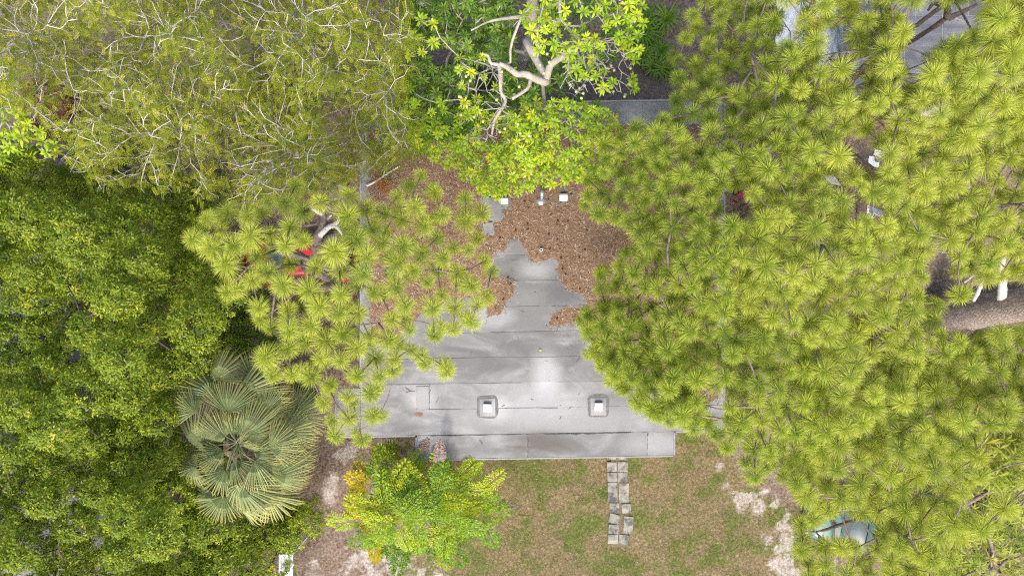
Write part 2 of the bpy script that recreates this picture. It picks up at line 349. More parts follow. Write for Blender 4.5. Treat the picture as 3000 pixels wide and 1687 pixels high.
c = mixc(nt, ramp(nt, mth(nt, 'ADD', at('lawn'), mth(nt, 'MULTIPLY', mth(nt, 'SUBTRACT', f1, 0.5), 0.9)), [(0.3, 0.0), (0.7, 1.0)]), litter, lawnc)
sandc = ramp(nt, f2, [(0.34, (0.22, 0.18, 0.145)), (0.5, (0.40, 0.35, 0.31)), (0.66, (0.55, 0.51, 0.47))])
c = mixc(nt, ramp(nt, mth(nt, 'ADD', at('sand'), mth(nt, 'MULTIPLY', mth(nt, 'SUBTRACT', f1, 0.5), 2.4)), [(0.48, 0.0), (0.95, 0.85)]), c, sandc)
finish(nt, c, 0.95, 0.1, bump=mth(nt, 'ADD', f1, mth(nt, 'MULTIPLY', f2, 0.6)), bstr=0.6, bdist=0.05)
ground = obj('ground', me, m, kind='structure'); ground['label'] = 'dry lawn, brown litter and bare sand round the house'
def gz(x, y):
    return float((fbm(np.array(x)*0.6, np.array(y)*0.6) - 0.5) * 0.10 + (fbm(np.array(x)*4, np.array(y)*4) - 0.5) * 0.03)

# grass blades on the lawn
n = 90000
bx = rng.uniform(-7, 11.5, n); by = rng.uniform(-13, -5, n); l_, s_, g_ = ground_attr(bx, by)
k = (rng.random(n) < l_ * (1 - 0.9 * s_) * (0.35 + 0.65 * fbm(bx*1.7, by*1.7))); bx, by, g_ = bx[k], by[k], g_[k]; n = len(bx)
bz = (fbm(bx*0.6, by*0.6) - 0.5) * 0.10 + (fbm(bx*4, by*4) - 0.5) * 0.03
a = rng.uniform(0, 2*PI, n); ln = rng.uniform(0.05, 0.13, n); hz = rng.uniform(0.02, 0.07, n); wd = rng.uniform(0.004, 0.008, n)
B = np.stack([bx, by, bz], -1); D = np.stack([np.cos(a)*ln, np.sin(a)*ln, hz], -1); S = np.stack([-np.sin(a)*wd, np.cos(a)*wd, np.zeros(n)], -1)
q = np.stack([B - S, B + S, B + D*0.7 + S*0.6, B + D], 1)
t = np.clip(0.22 + 0.55 * g_ + rng.normal(0, 0.16, n), 0, 1)
M_grass = leafmat('dry_grass', [(0.0, (0.32, 0.25, 0.145)), (0.35, (0.22, 0.175, 0.085)), (0.6, (0.15, 0.165, 0.045)), (1.0, (0.09, 0.14, 0.025))], 'tint', 0.25, 0.7)
o = obj('lawn_grass', mesh_quads('lawn_grass', q, t), M_grass, kind='stuff'); tag(o, 'patchy tan and green lawn grass below the grey roof', 'grass')

# fallen straw and leaves on the bare brown ground
n = 26000
bx = rng.uniform(-20, 20, n); by = rng.uniform(-12.5, 12.5, n); l_, s_, g_ = ground_attr(bx, by)
k = (rng.random(n) < (1 - 0.8*l_) * (1 - s_)); bx, by = bx[k], by[k]; n = len(bx)
bz = (fbm(bx*0.6, by*0.6) - 0.5) * 0.10 + (fbm(bx*4, by*4) - 0.5) * 0.03 + 0.012
a = rng.uniform(0, 2*PI, n); ln = rng.uniform(0.04, 0.13, n); wd = rng.uniform(0.004, 0.014, n)
B = np.stack([bx, by, bz], -1); D = np.stack([np.cos(a)*ln, np.sin(a)*ln, rng.uniform(-.005, .02, n)], -1); S = np.stack([-np.sin(a)*wd, np.cos(a)*wd, np.zeros(n)], -1)
M_straw = leafmat('fallen_straw', [(0.0, (0.10, 0.06, 0.04)), (0.4, (0.24, 0.14, 0.085)), (0.8, (0.40, 0.28, 0.20)), (1.0, (0.55, 0.48, 0.44))], 'tint', 0.1, 0.8)
o = obj('fallen_leaf_litter', mesh_quads('fallen_leaf_litter', np.stack([B, B + D*.5 + S, B + D, B + D*.5 - S], 1), rng.random(n)), M_straw, kind='stuff'); tag(o, 'brown fallen leaves and straw strewn over bare ground', 'leaf litter')

# ------------------------------------------------------------------ the flat-roofed house
RZ = 3.2                                   # height of the roof surface
SL = -0.0165                               # the house is turned about one degree
def rl(px, py): return (px, py + SL * (px - 1500))     # photo line that follows the eaves
hb = P(1580, 820, 0)
house = thing('flat_roofed_house', 'low house with flat grey roll-roofed roof strewn with brown pine straw', 'house', (hb[0], hb[1], 0))
def loc(p): return (p[0] - hb[0], p[1] - hb[1], p[2])
M_fascia = plain('grey_metal_fascia', (0.34, 0.34, 0.34), 0.5, 0.4, 0.1, 3)
def slab(poly, z0, z1):
    mb = MB(); n = len(poly); a = [loc((*p[:2], z0)) for p in poly]; b = [loc((*p[:2], z1)) for p in poly]
    mb.add(a + b, [tuple(range(n)) if False else tuple(range(n - 1, -1, -1)), tuple(range(n, 2*n))] + [(i, (i+1) % n, n + (i+1) % n, n + i) for i in range(n)])
    return mb
def roofq(px0, py0, px1, py1, h=RZ):
    return [P(*rl(px0, py1), h), P(*rl(px1, py1), h), P(*rl(px1, py0), h), P(*rl(px0, py0), h)]
XL, XR, YT, YB = 1057, 2122, 303, 1270
main = roofq(XL, YT, XR, YB)
roof_slab = slab(main, RZ - 0.22, RZ - 0.012)
roof = obj('roof', roof_slab.mesh('roof_deck'), M_fascia, house)
porch_q = roofq(1222, YB + 1.2, 1974, 1341)
porch = obj('porch_roof', slab(porch_q, RZ - 0.20, RZ - 0.014).mesh('porch_deck'), M_fascia, house)
side_q = roofq(985, 1130, XL - 1.2, YB)
side = obj('side_awning', slab(side_q, RZ - 0.18, RZ - 0.014).mesh('awning_deck'), M_fascia, house)
# each run of roll roofing is a sheet of its own, its lower edge lapped over the next with a thin tar line
M_tar = plain('black_seam_tar', (0.085, 0.083, 0.08), 0.8, 0.2, 0.4, 25)
def sheet(px0, px1, py0, py1, parent, k, m=24):
    """one felt strip: wavy edges, 4 mm thick, tilted a little so that its lower edge stands proud"""
    xs = np.linspace(px0, px1, m); mb = MB(); top = []; bt = []; r = np.random.default_rng(100 + k)
    e0 = r.normal(0, 0.5, m); e1 = r.normal(0, 0.7, m) 
    for i, x in enumerate(xs):
        a = P(*rl(x, py0 + e0[i]), RZ); b = P(*rl(x, py1 + e1[i]), RZ); mid = (a + b) / 2
        wav = r.normal(0, 0.0012)
        top += [loc((a[0], a[1], RZ - 0.006)), loc((mid[0], mid[1], RZ - 0.001 + wav)), loc((b[0], b[1], RZ + 0.004 + abs(r.normal(0, 0.002)))), loc((b[0], b[1], RZ - 0.011))]
    f = []
    for i in range(m - 1):
        for j in range(3): f.append((4*i + j, 4*i + j + 1, 4*(i+1) + j + 1, 4*(i+1) + j))
    mb.add(top, f); return obj('roofing_sheet', mb.mesh('roofing_sheet'), M_roof, parent)
def seam(px0, px1, py, parent, k, wpx=2.2, m=60):
    """tar line squeezed out along a lap, broken and uneven"""
    xs = np.linspace(px0, px1, m); r = np.random.default_rng(300 + k); w = np.abs(r.normal(0, 1, m)); w = np.convolve(w, np.ones(5)/5, 'same') * wpx
    jit = np.convolve(r.normal(0, 1.2, m), np.ones(7)/7, 'same'); on = np.convolve(r.normal(0, 1, m), np.ones(9)/9, 'same') > -0.22
    mb = MB()
    for i in range(m - 1):
        if not on[i]: continue
        q = [P(*rl(xs[i], py + jit[i]), RZ + .007), P(*rl(xs[i], py + jit[i] + w[i]), RZ + .006), P(*rl(xs[i+1], py + jit[i+1] + w[i+1]), RZ + .006), P(*rl(xs[i+1], py + jit[i+1]), RZ + .007)]
        mb.add([loc(p) for p in q], [(0, 1, 2, 3)])
    return obj('seam_tar', mb.mesh('seam_tar'), M_tar, parent, kind='stuff')
ys = [YB]
while ys[-1] - 74.5 > YT + 20: ys.append(ys[-1] - 74.5)
ys.append(YT)
for k in range(len(ys) - 1):
    y1, y0 = ys[k], ys[k + 1]
    cuts = [XL, XR]
    if k == 1: cuts = [XL, 1257, XR]
    if k == 3: cuts = [XL, 1720, XR]
    if k == 5: cuts = [XL, 1470, XR]
    for c_ in range(len(cuts) - 1): sheet(cuts[c_] + (0.6 if c_ else 0), cuts[c_ + 1], y0 - 0.3, y1 - 0.3, roof, 10*k + c_)
    if k: seam(XL + 4, XR - 4, y1 - 1.0, roof, k, 1.6 if k != 1 else 2.2)
for k, (a_, b_) in enumerate(((1222, 1546), (1546.6, 1896), (1896.6, 1974))): sheet(a_, b_, YB + 1.8, 1341, porch, 200 + k, 14)
seam(1226, 1850, YB + 1.2, porch, 50, 2.6, 90); seam(1590, 1745, YB + 2.0, porch, 51, 5.0, 40)
for (x_, ya, yb, w_) in ((1546, 1273, 1340, 2.2), (1896, 1276, 1338, 2.6), (1258, 1122, 1196, 1.2)):
    mb = MB(); r = np.random.default_rng(int(x_)); yy = np.linspace(ya, yb, 14); ww = np.abs(r.normal(0, 1, 14)) * w_; jj = r.normal(0, .5, 14)
    for i in range(13):
        mb.add([loc(P(*rl(x_ + jj[i], yy[i]), RZ + .008)), loc(P(*rl(x_ + jj[i+1], yy[i+1]), RZ + .008)), loc(P(*rl(x_ + jj[i+1] + ww[i+1], yy[i+1]), RZ + .008)), loc(P(*rl(x_ + jj[i] + ww[i], yy[i]), RZ + .008))], [(0, 1, 2, 3)])
    obj('joint_crack', mb.mesh('joint_crack'), M_tar, roof)

sheet(985, XL - 1.6, 1131, 1199, side, 400, 6); sheet(985, XL - 1.6, 1199.4, YB, side, 401, 6)
# drip edge: thin pale metal trim along the roof outline
M_drip = plain('grey_drip_edge', (0.25, 0.25, 0.25), 0.5, 0.4, 0.12, 5)
def trim(a, b, parent):
    a = P(*rl(*a), RZ); b = P(*rl(*b), RZ); d = (b - a)[:2]; L = np.hypot(*d)
    mb = MB(); c_ = (a + b) / 2; mb.box(loc((c_[0], c_[1], RZ - 0.085)), (L, 0.05, 0.20), math.atan2(d[1], d[0]), 0.008); obj('drip_edge', mb.mesh('drip_edge'), M_drip, parent)
trim((XL - 1, YT), (XL - 1, 1128), roof); trim((XR + 1, YT), (XR + 1, YB), roof); trim((XL - 3, YT - 2), (XR + 3, YT - 2), roof)
trim((1224, 1343), (1972, 1343), porch); trim((1976, 1274), (1976, 1340), porch); trim((1219, 1276), (1219, 1340), porch); trim((985, YB + 2), (1216, YB + 2), side); trim((983, 1131), (983, YB), side); trim((1980, YB + 2), (XR, YB + 2), roof)
# the roof edge at the back is covered by a pale coping strip 0.65 m wide
mb = MB()
for i in range(9):
    x0_, x1_ = XL + 6 + i * 117, XL + 6 + i * 117 + 115.5
    q = roofq(x0_, YT + 3, min(x1_, XR - 5), YT + 58); mb2 = MB(); mb2.add([loc((p[0], p[1], RZ + .012)) for p in q] + [loc((p[0], p[1], RZ - .004)) for p in q], [(0,1,2,3),(0,4,5,1),(1,5,6,2),(2,6,7,3),(3,7,4,0)])
    obj('coping_strip', mb2.mesh('coping_strip'), M_roof, roof)
# walls with a door, windows and porch posts under the eaves
wq = roofq(XL + 40, YT + 40, XR - 40, YB - 20); wq = [loc((p[0], p[1], 0)) for p in wq]
mb = MB(); ww = 0.2
n = 4; mb.add([(p[0], p[1], -0.05) for p in wq] + [(p[0], p[1], RZ - 0.22) for p in wq], [(i, (i+1) % n, n + (i+1) % n, n + i) for i in range(n)])
obj('wall', mb.mesh('wall'), M_wall, house)
sy = wq[0][1]
mb = MB().box((2.6, sy - 0.03 + 0.055, 1.03), (0.95, 0.05, 2.05), 0.0165, 0.01); dr = obj('door', mb.mesh('door'), M_wood, house)
mb = MB().box((2.98, sy - 0.04 + 0.05, 1.0), (0.05, 0.06, 0.05), 0, 0.01); obj('handle', mb.mesh('handle'), M_galv, dr)
for x_ in (-3.2, 0.2):
    mb = MB().box((x_, sy + 0.0, 1.5), (1.3, 0.06, 1.1), 0.0165, 0.01); wd_ = obj('window', mb.mesh('window'), M_white, house)
    mb = MB().box((x_, sy - 0.02, 1.5), (1.15, 0.05, 0.95), 0.0165); obj('pane', mb.mesh('pane'), M_glass, wd_)
for px_ in (1236, 1600, 1962):
    q = loc(P(*rl(px_, 1330), 0)); q = P(*rl(px_, 1334), RZ); q = loc(q); mb = MB().box((q[0], q[1], (RZ - 0.2)/2 - 0.03), (0.1, 0.1, RZ - 0.2 + 0.04)); obj('porch_post', mb.mesh('porch_post'), M_wood, porch)
q = loc(P(*rl(992, 1262), RZ)); mb = MB().box((q[0], q[1], (RZ - .18)/2 - .03), (0.1, 0.1, RZ - .18 + .04)); obj('porch_post', mb.mesh('porch_post'), M_wood, side)
# roof vents: hooded metal boxes on a flashing plate
M_apron = plain('tar_apron', (0.15, 0.148, 0.145), .8, .2, .3, 9)
def vent(px, py, w=0.26, label=None, mat=M_galv):
    q = loc(P(px, py, RZ))
    fl = MB().box((q[0], q[1], RZ + 0.016), (w*2.0, w*2.2, 0.022), 0.0165, 0.008); o = obj('roof_vent', fl.mesh('vent_flashing'), M_roof, roof)
    ap = MB(); aa = np.arange(24)*2*PI/24; se = lambda t_, k_: (q[0] + w*1.36*k_*math.copysign(abs(math.cos(t_))**.45, math.cos(t_)), q[1] + .02 + w*1.45*k_*math.copysign(abs(math.sin(t_))**.45, math.sin(t_)))
    ap.add([(*se(t_, 1 + .03*math.sin(5*t_ + px)), RZ + .0015) for t_ in aa] + [(*se(t_, .94), RZ + .0095) for t_ in aa], [(i, (i+1) % 24, 24 + (i+1) % 24, 24 + i) for i in range(24)] + [tuple(24 + i for i in range(24))]); obj('tar_apron', ap.mesh('tar_apron'), M_apron, o)
    b = MB(); x, y = q[0], q[1]; h = 0.17; hw = w/2
    b.add([(x-hw, y-hw, RZ+.02), (x+hw, y-hw, RZ+.02), (x+hw, y+hw, RZ+.02), (x-hw, y+hw, RZ+.02), (x-hw, y-hw*.9, RZ+.11), (x+hw, y-hw*.9, RZ+.11), (x+hw, y+hw*.55, RZ+h), (x-hw, y+hw*.55, RZ+h), (x+hw, y+hw, RZ+h*.93), (x-hw, y+hw, RZ+h*.93)],
          [(0,1,5,4),(4,5,6,7),(1,2,8,6,5),(0,4,7,9,3),(6,8,9,7)])
    obj('vent_hood', b.mesh('vent_hood'), mat, o)
    l = MB()
    l.box((x, y+hw*.96, RZ + .08), (w*.9, .02, .11)); obj('vent_opening', l.mesh('vent_opening'), M_dark, o)
    s_ = MB()
    for i in (-1, 0, 1): s_.box((x + i*w*.27, y + hw*.30, RZ + h*.92), (w*.13, w*.06, .02), 0, .004)
    obj('vent_tab', s_.mesh('vent_tab'), M_white, o)
vent(1428, 1193, .27, mat=M_white); vent(1753, 1190, .27, mat=M_white); vent(1650, 580, .26); vent(1478, 590, .24)
q = loc(P(1585, 585, RZ))        # pipe flue with a tilted cowl
fl = MB(); fl.tube([(q[0], q[1] - .06, RZ + .002), (q[0], q[1] - .06, RZ + .05), (q[0], q[1] - .06, RZ + .07)], [.16, .14, .06], 14); o = obj('flue', fl.mesh('flue_base', True), M_galv, roof)
fl = MB(); fl.tube(smooth_line([(q[0], q[1] - .06, RZ + .05), (q[0], q[1] - .05, RZ + .3), (q[0] + .01, q[1] + .04, RZ + .45)], 4), .05, 10); obj('flue_pipe', fl.mesh('flue_pipe', True), M_galv, o)
fl = MB(); fl.tube([(q[0] + .01, q[1] + .03, RZ + .42), (q[0] + .01, q[1] + .16, RZ + .46), (q[0] + .01, q[1] + .27, RZ + .44)], [.065, .09, .06], 10); obj('flue_cowl', fl.mesh('flue_cowl', True), M_galv, o)
q = loc(P(1585, 733, RZ)); fl = MB(); nseg = 14      # short open vent pipe
a_ = np.arange(nseg)*2*PI/nseg
vv = [(q[0] + .055*math.cos(t), q[1] + .055*math.sin(t), RZ) for t in a_] + [(q[0] + .055*math.cos(t), q[1] + .055*math.sin(t), RZ + .16) for t in a_] + [(q[0] + .036*math.cos(t), q[1] + .036*math.sin(t), RZ + .16) for t in a_] + [(q[0] + .036*math.cos(t), q[1] + .036*math.sin(t), RZ + .02) for t in a_]
ff = [(r_*nseg + i, r_*nseg + (i+1) % nseg, (r_+1)*nseg + (i+1) % nseg, (r_+1)*nseg + i) for r_ in range(3) for i in range(nseg)]
fl.add(vv, ff); o = obj('vent_pipe', fl.mesh('vent_pipe'), M_white, roof)
fl = MB(); fl.tube([(q[0], q[1], RZ + .02), (q[0], q[1], RZ + .03)], .035, 14); obj('pipe_bore', fl.mesh('pipe_bore'), M_dark, o)
# felt patches among the litter
for (px_, py_, w_, h_, rz_, zo) in ((1442, 597, .62, .42, .05, .052), (1455, 626, .36, .5, -.12, .044), (1432, 668, .34, .34, .2, .048)):
    q = loc(P(px_, py_, RZ)); mb = MB().box((q[0], q[1], RZ + zo), (w_, h_, .012), rz_, .004); obj('felt_patch', mb.mesh('felt_patch'), M_roof, roof)
q = loc(P(1238, 1165, RZ)); mb = MB().box((q[0], q[1], RZ + .012), (.42, .78, .01), .02, .003); obj('felt_patch', mb.mesh('felt_patch'), M_roof, roof)

# pine straw lying on the roof
LIT = [(1074, 372), (2112, 360), (2112, 1180), (2040, 1195), (1960, 1160), (1900, 1100), (1800, 1050), (1740, 985), (1685, 958), (1650, 962), (1605, 962), (1603, 940), (1618, 915), (1650, 900), (1690, 897), (1708, 888), (1705, 870), (1680, 862), (1655, 850), (1640, 830), (1632, 800), (1628, 765), (1618, 757), (1600, 766), (1583, 775), (1560, 772), (1545, 757), (1535, 733), (1520, 707), (1495, 705), (1487, 735), (1460, 742), (1440, 760), (1425, 790), (1440, 806), (1475, 806), (1513, 817), (1512, 845), (1506, 868), (1488, 882), (1478, 905), (1472, 925), (1425, 931), (1421, 900), (1405, 872), (1330, 880), (1260, 905), (1200, 960), (1150, 1015), (1078, 1010)]
HOLES = [[(1412, 584), (1470, 577), (1476, 600), (1466, 638), (1440, 642), (1426, 615)], [(1420, 658), (1442, 656), (1446, 684), (1422, 686)]]
SPOTS = [(1228, 1215, 26, 9), (1100, 545, 20, 14)]
def litter_sd(px, py):
    s = np.where(inpoly(px, py, LIT), 1, -1) * polydist(px, py, LIT)
    for h in HOLES: s = np.minimum(s, np.where(inpoly(px, py, h), -1, 1) * polydist(px, py, h))
    for (a, b, rx, ry) in SPOTS: s = np.maximum(s, (1 - np.hypot((px - a)/rx, (py - b)/ry)) * ry)
    return s
pxs = np.arange(1066, 2118, 4.0); pys = np.arange(345, 1240, 4.0)
GX, GY = np.meshgrid(pxs, pys, indexing='ij'); sdv = litter_sd(GX, GY)
wx_ = PV(GX, GY, RZ); nz = fbm(wx_[..., 0]*2.5, wx_[..., 1]*2.5, 4); sdv = sdv + (fbm(wx_[..., 0]*5 + 3, wx_[..., 1]*5, 3) - 0.5) * 9
zz = RZ - 0.012 + np.clip(sdv / 14, -0.1, 1) * 0.022 + np.clip(sdv / 90, 0, 1) * 0.02 + np.where(sdv > 4, (nz - .5) * .03, 0)
idx = np.arange(GX.size).reshape(GX.shape); keep = (np.maximum.reduce([sdv[:-1, :-1], sdv[1:, :-1], sdv[:-1, 1:], sdv[1:, 1:]]) > -2)
F = np.stack([idx[:-1, :-1], idx[:-1, 1:], idx[1:, 1:], idx[1:, :-1]], -1)[keep]
used, inv = np.unique(F, return_inverse=True); vv = np.stack([wx_[..., 0], wx_[..., 1], zz], -1).reshape(-1, 3)[used]
m, nt = newmat('pine_straw'); g = coords(nt)
f1 = noise(nt, g, 3.0, 5, 0.65); f2 = noise(nt, g, 38.0, 5, 0.75, 1.5)
c = ramp(nt, f2, [(0.25, (0.09, 0.053, 0.032)), (0.45, (0.20, 0.12, 0.07)), (0.65, (0.31, 0.205, 0.135)), (0.85, (0.44, 0.35, 0.27))])
c = mixc(nt, ramp(nt, f1, [(0.5, 0.0), (0.75, 0.5)]), c, (0.30, 0.24, 0.19))
finish(nt, c, 0.95, 0.1, bump=f2, bstr=0.8, bdist=0.03); M_litter = m
o = obj('pine_straw_mat', mesh_py('pine_straw_mat', vv, inv.reshape(-1, 4).tolist(), True), M_litter, kind='stuff'); tag(o, 'brown mat of fallen pine straw covering the back of the flat roof', 'pine straw')
n = 42000; ax_ = rng.uniform(1070, 2112, n); ay_ = rng.uniform(350, 1200, n); sd1 = litter_sd(ax_, ay_)
k = (rng.random(n) < np.clip((sd1 + 6) / 16, 0, 1)) | (rng.random(n) < 0.006); k &= sd1 > -200; ax_, ay_, sd1 = ax_[k], ay_[k], sd1[k]; n = len(ax_)
B = PV(ax_, ay_, RZ); B[:, 2] = RZ + np.where(sd1 > 0, 0.014 + np.clip(sd1/14, 0, 1)*.022 + np.clip(sd1/90, 0, 1)*.02 , 0.008) - .008 + rng.uniform(0, .012, n)
a = rng.uniform(0, 2*PI, n); ln = rng.uniform(0.07, 0.20, n); wd = rng.uniform(0.004, 0.010, n)
D = np.stack([np.cos(a)*ln, np.sin(a)*ln, rng.uniform(-.004, .018, n)], -1); S = np.stack([-np.sin(a)*wd, np.cos(a)*wd, rng.uniform(-.003, .003, n)], -1)
M_strawneedle = leafmat('fallen_pine_needles', [(0.0, (0.10, 0.06, 0.035)), (0.4, (0.27, 0.16, 0.085)), (0.75, (0.40, 0.27, 0.18)), (0.93, (0.52, 0.43, 0.37)), (1.0, (0.60, 0.53, 0.52))], 'tint', 0.1, 0.75)
o = obj('pine_straw_needles', mesh_quads('pine_straw_needles', np.stack([B, B + D*.5 + S, B + D, B + D*.5 - S], 1), rng.random(n)), M_strawneedle, kind='stuff'); tag(o, 'loose reddish fallen pine needles strewn over the roof', 'pine needles')

# pine cones, twigs, a ball, a seedling on the roof
def cone_mesh():
    mb = MB(); L = .07
    for i in range(7):
        t = i / 6; r = .03 * math.sin(PI * (0.18 + 0.78 * t)) + .006; ring = []
        for j in range(7):
            a = (j + .5 * (i % 2)) * 2 * PI / 7
            ring.append((t * L, r * math.cos(a), .026 + r * math.sin(a)))
        mb.v += ring
    for i in range(6):
        for j in range(7): mb.f.append((i*7 + j, i*7 + (j+1) % 7, (i+1)*7 + (j+1) % 7, (i+1)*7 + j))
    mb.f.append(tuple(range(6, -1, -1))); mb.f.append(tuple(42 + j for j in range(7)))
    return mb.mesh('pine_cone')
cm = cone_mesh(); r = np.random.default_rng(21); cnt = 0
while cnt < 30:
    a_, b_ = r.uniform(1440, 1720), r.uniform(560, 960)
    if litter_sd(np.array(a_), np.array(b_)) < 5: continue
    q = P(a_, b_, RZ + .035); o = obj('pine_cone', cm, M_cone, loc=q); o.rotation_euler = (r.uniform(-.3, .3), r.uniform(-.2, .2), r.uniform(0, 6.28)); tag(o, 'small dark pine cone lying in the brown pine straw on the roof', 'pine cone', 'pine cones in the straw on the roof'); cnt += 1
def twig(px, py, L, ang, h, seed, label, rad=.007, fork=True, grp=None):
    r = np.random.default_rng(seed); q = P(px, py, h); pts = [np.array([0, 0, rad])]; d = ang
    for i in range(4): d += r.normal(0, .25); pts.append(pts[-1] + np.array([math.cos(d), math.sin(d), 0]) * L / 4)
    mb = MB().tube(smooth_line(pts, 3), np.linspace(rad*1.2, rad*.6, 13), 5)
    if fork: mb.tube([pts[2], pts[2] + np.array([math.cos(d + .8)*L*.25, math.sin(d + .8)*L*.25, .01])], [rad*.8, rad*.4], 5)
    o = obj('fallen_twig', mb.mesh('fallen_twig'), M_twig, loc=q); tag(o, label, 'twig', grp); return o
tl = 'thin brown twig lying on the bare grey roof felt'
for i, (px_, py_, L, a_) in enumerate(((1190, 1150, .32, .7), (1277, 1180, .22, 1.3), (1405, 1290, .18, -.9), (1378, 1040, .12, 1.0), (1640, 1228, .13, .6), (1690, 1060, .2, 1.1), (1200, 1145, .2, 2.4), (1555, 1170, .1, .1), (1470, 1190, .12, .2))):
    twig(px_, py_, L, a_, RZ + .008, 40 + i, tl, .009, i % 2 == 0, 'twigs lying on the roof felt')
o = twig(1075, 545, 1.3, .45, RZ + .05, 71, 'pale dead pine branch lying across pine straw near the roof edge', .035); o.name = 'fallen_branch'; o['category'] = 'branch'; o.data.materials[0] = M_palebark
o = twig(1425, 690, .55, .9, RZ + .03, 72, 'dark bent stick lying in straw beside the grey felt patches', .014); o['category'] = 'stick'
import bmesh
bm = bmesh.new(); bmesh.ops.create_icosphere(bm, subdivisions=2, radius=.034); me = bpy.data.meshes.new('tennis_ball'); bm.to_mesh(me); bm.free()
o = obj('tennis_ball', me, M_ball, loc=P(1583, 1025, RZ + .04)); tag(o, 'small yellow ball lying on the bare grey roof', 'ball')

# ------------------------------------------------------------------ paved path, patio, neighbour
M_paver, nt = newmat('mossy_concrete_paver'); g = nt.nodes.new('ShaderNodeNewGeometry').outputs['Position']
f1 = noise(nt, g, 3.2, 5, 0.65, .4); f2 = noise(nt, g, 40, 3, .7)
c = ramp(nt, f1, [(0.36, (0.38, 0.36, 0.30)), (0.50, (0.24, 0.23, 0.20)), (0.62, (0.10, 0.098, 0.09))]); c = mixc(nt, .3, c, ramp(nt, f2, [(.3, .6), (.7, 1.0)]), 'MULTIPLY')
finish(nt, c, .9, .2, bump=f2, bstr=.3, bdist=.01)
pc = P(1815, 1460, 0)
mb = MB().box((0, 0, 0.008), (.66, 3.7, .05)); path = obj('path', mb.mesh('path_bed'), plain('path_sand', (.16, .13, .08), .95, .1, .3, 20), loc=(pc[0], pc[1], 0), kind='structure'); path['label'] = 'short path of worn concrete pavers leading from the house onto the lawn'
PV_ = [(1791, 1324, 28, 40), (1822, 1324, 28, 40), (1792, 1366, 29, 29), (1824, 1366, 30, 30), (1793, 1396, 29, 28), (1823, 1396, 29, 28), (1794, 1440, 29, 57), (1827, 1427, 29, 29), (1827, 1456, 29, 29), (1799, 1485, 29, 28, .0), (1834, 1487, 28, 28, .05), (1799, 1517, 31, 28, -.22), (1840, 1535, 28, 50, -.06), (1797, 1548, 30, 28, -.04), (1795, 1577, 30, 28, -.04), (1827, 1578, 30, 28, -.12)]
r = np.random.default_rng(5)
for t in PV_:
    a_, b_, w_, h_ = t[:4]; rz_ = (t[4] if len(t) > 4 else 0) + r.normal(0, .012); q = P(a_, b_, 0); k_ = CAM_H / FPX
    mb = MB().box((0, 0, 0), (w_*k_*.985, h_*k_*.985, .06), 0, .007); o = obj('paver', mb.mesh('paver'), M_paver, path, (q[0] - pc[0], q[1] - pc[1], .028 + r.uniform(0, .012))); o.rotation_euler = (r.normal(0, .01), r.normal(0, .01), rz_)
# brick-size paving seen through gaps in the oaks
M_pav = plain('grey_block_paving', (.28, .27, .265), .9, .2, .12, 1.5)
pat_c = P(90, 1200, 0)
mb = MB().box((0, 0, -.02), (9.0, 13.5, .16)); patio = obj('driveway', mb.mesh('driveway_bed'), plain('driveway_joint_sand', (.22, .21, .20), .95, .1, .15, 10), loc=(pat_c[0] - 1.0, pat_c[1], 0), kind='structure'); patio['label'] = 'grey block-paved drive under the oaks'
blk = MB().box((0, 0, 0), (.212, .142, .05), 0, .006).mesh('paving_block'); cnt = 0
for (x0, y0, x1, y1) in ((-20, 825, 60, 905), (15, 960, 115, 1040), (50, 1395, 145, 1450), (40, 1475, 165, 1570), (150, 1415, 240, 1475), (310, 1545, 350, 1585)):
    a = P(x0, y1, 0); b = P(x1, y0, 0); row = 0; y = math.floor(a[1] / .15) * .15
    while y < b[1]:
        off = .11 if (round(y / .15) % 2) else 0; x = math.floor(a[0] / .22) * .22 + off
        while x < b[0]:
            o = obj('paving_block', blk, M_pav, patio, (x - patio.location.x, y - patio.location.y, .062 + random.uniform(-.003, .003))); cnt += 1; x += .22
        y += .15
# neighbour's flat roof, top right
nb_ = P(2760, 60, 0); NH = 3.0
nhouse = thing('flat_roofed_house', 'neighbouring house with dark grey sheet roof behind the pines', 'house', (nb_[0], nb_[1], 0))
a0 = P(2470, 310, NH); b0 = P(3120, -160, NH); W_, D_ = b0[0] - a0[0], b0[1] - a0[1]; cx_, cy_ = (a0[0] + b0[0])/2 - nb_[0], (a0[1] + b0[1])/2 - nb_[1]
obj('wall', MB().box((cx_, cy_, NH/2 - .12), (W_ - .8, D_ - .8, NH - .2)).mesh('neighbour_wall'), M_wall, nhouse)
nroof = obj('roof', MB().box((cx_, cy_, NH - .09), (W_, D_, .16)).mesh('neighbour_roof'), M_fascia, nhouse)
xs_ = [0, 1.35, 3.55, W_]; ysn = np.arange(0, D_ + .01, 1.02)
for j in range(len(ysn) - 1):
    off = 0 if j % 2 == 0 else .9
    xl_ = sorted(set([0] + [min(W_, x + off) for x in (1.2, 3.4, 5.6)] + [W_]))
    for i in range(len(xl_) - 1):
        if xl_[i+1] - xl_[i] < .1: continue
        w2 = xl_[i+1] - xl_[i] - .03; mb = MB().box((cx_ - W_/2 + xl_[i] + .015 + w2/2, cy_ - D_/2 + ysn[j] + .51, NH - .005 + random.uniform(0, .003)), (w2, 1.0, .02), 0, .006); obj('roofing_sheet', mb.mesh('neighbour_sheet'), M_roof2, nroof)
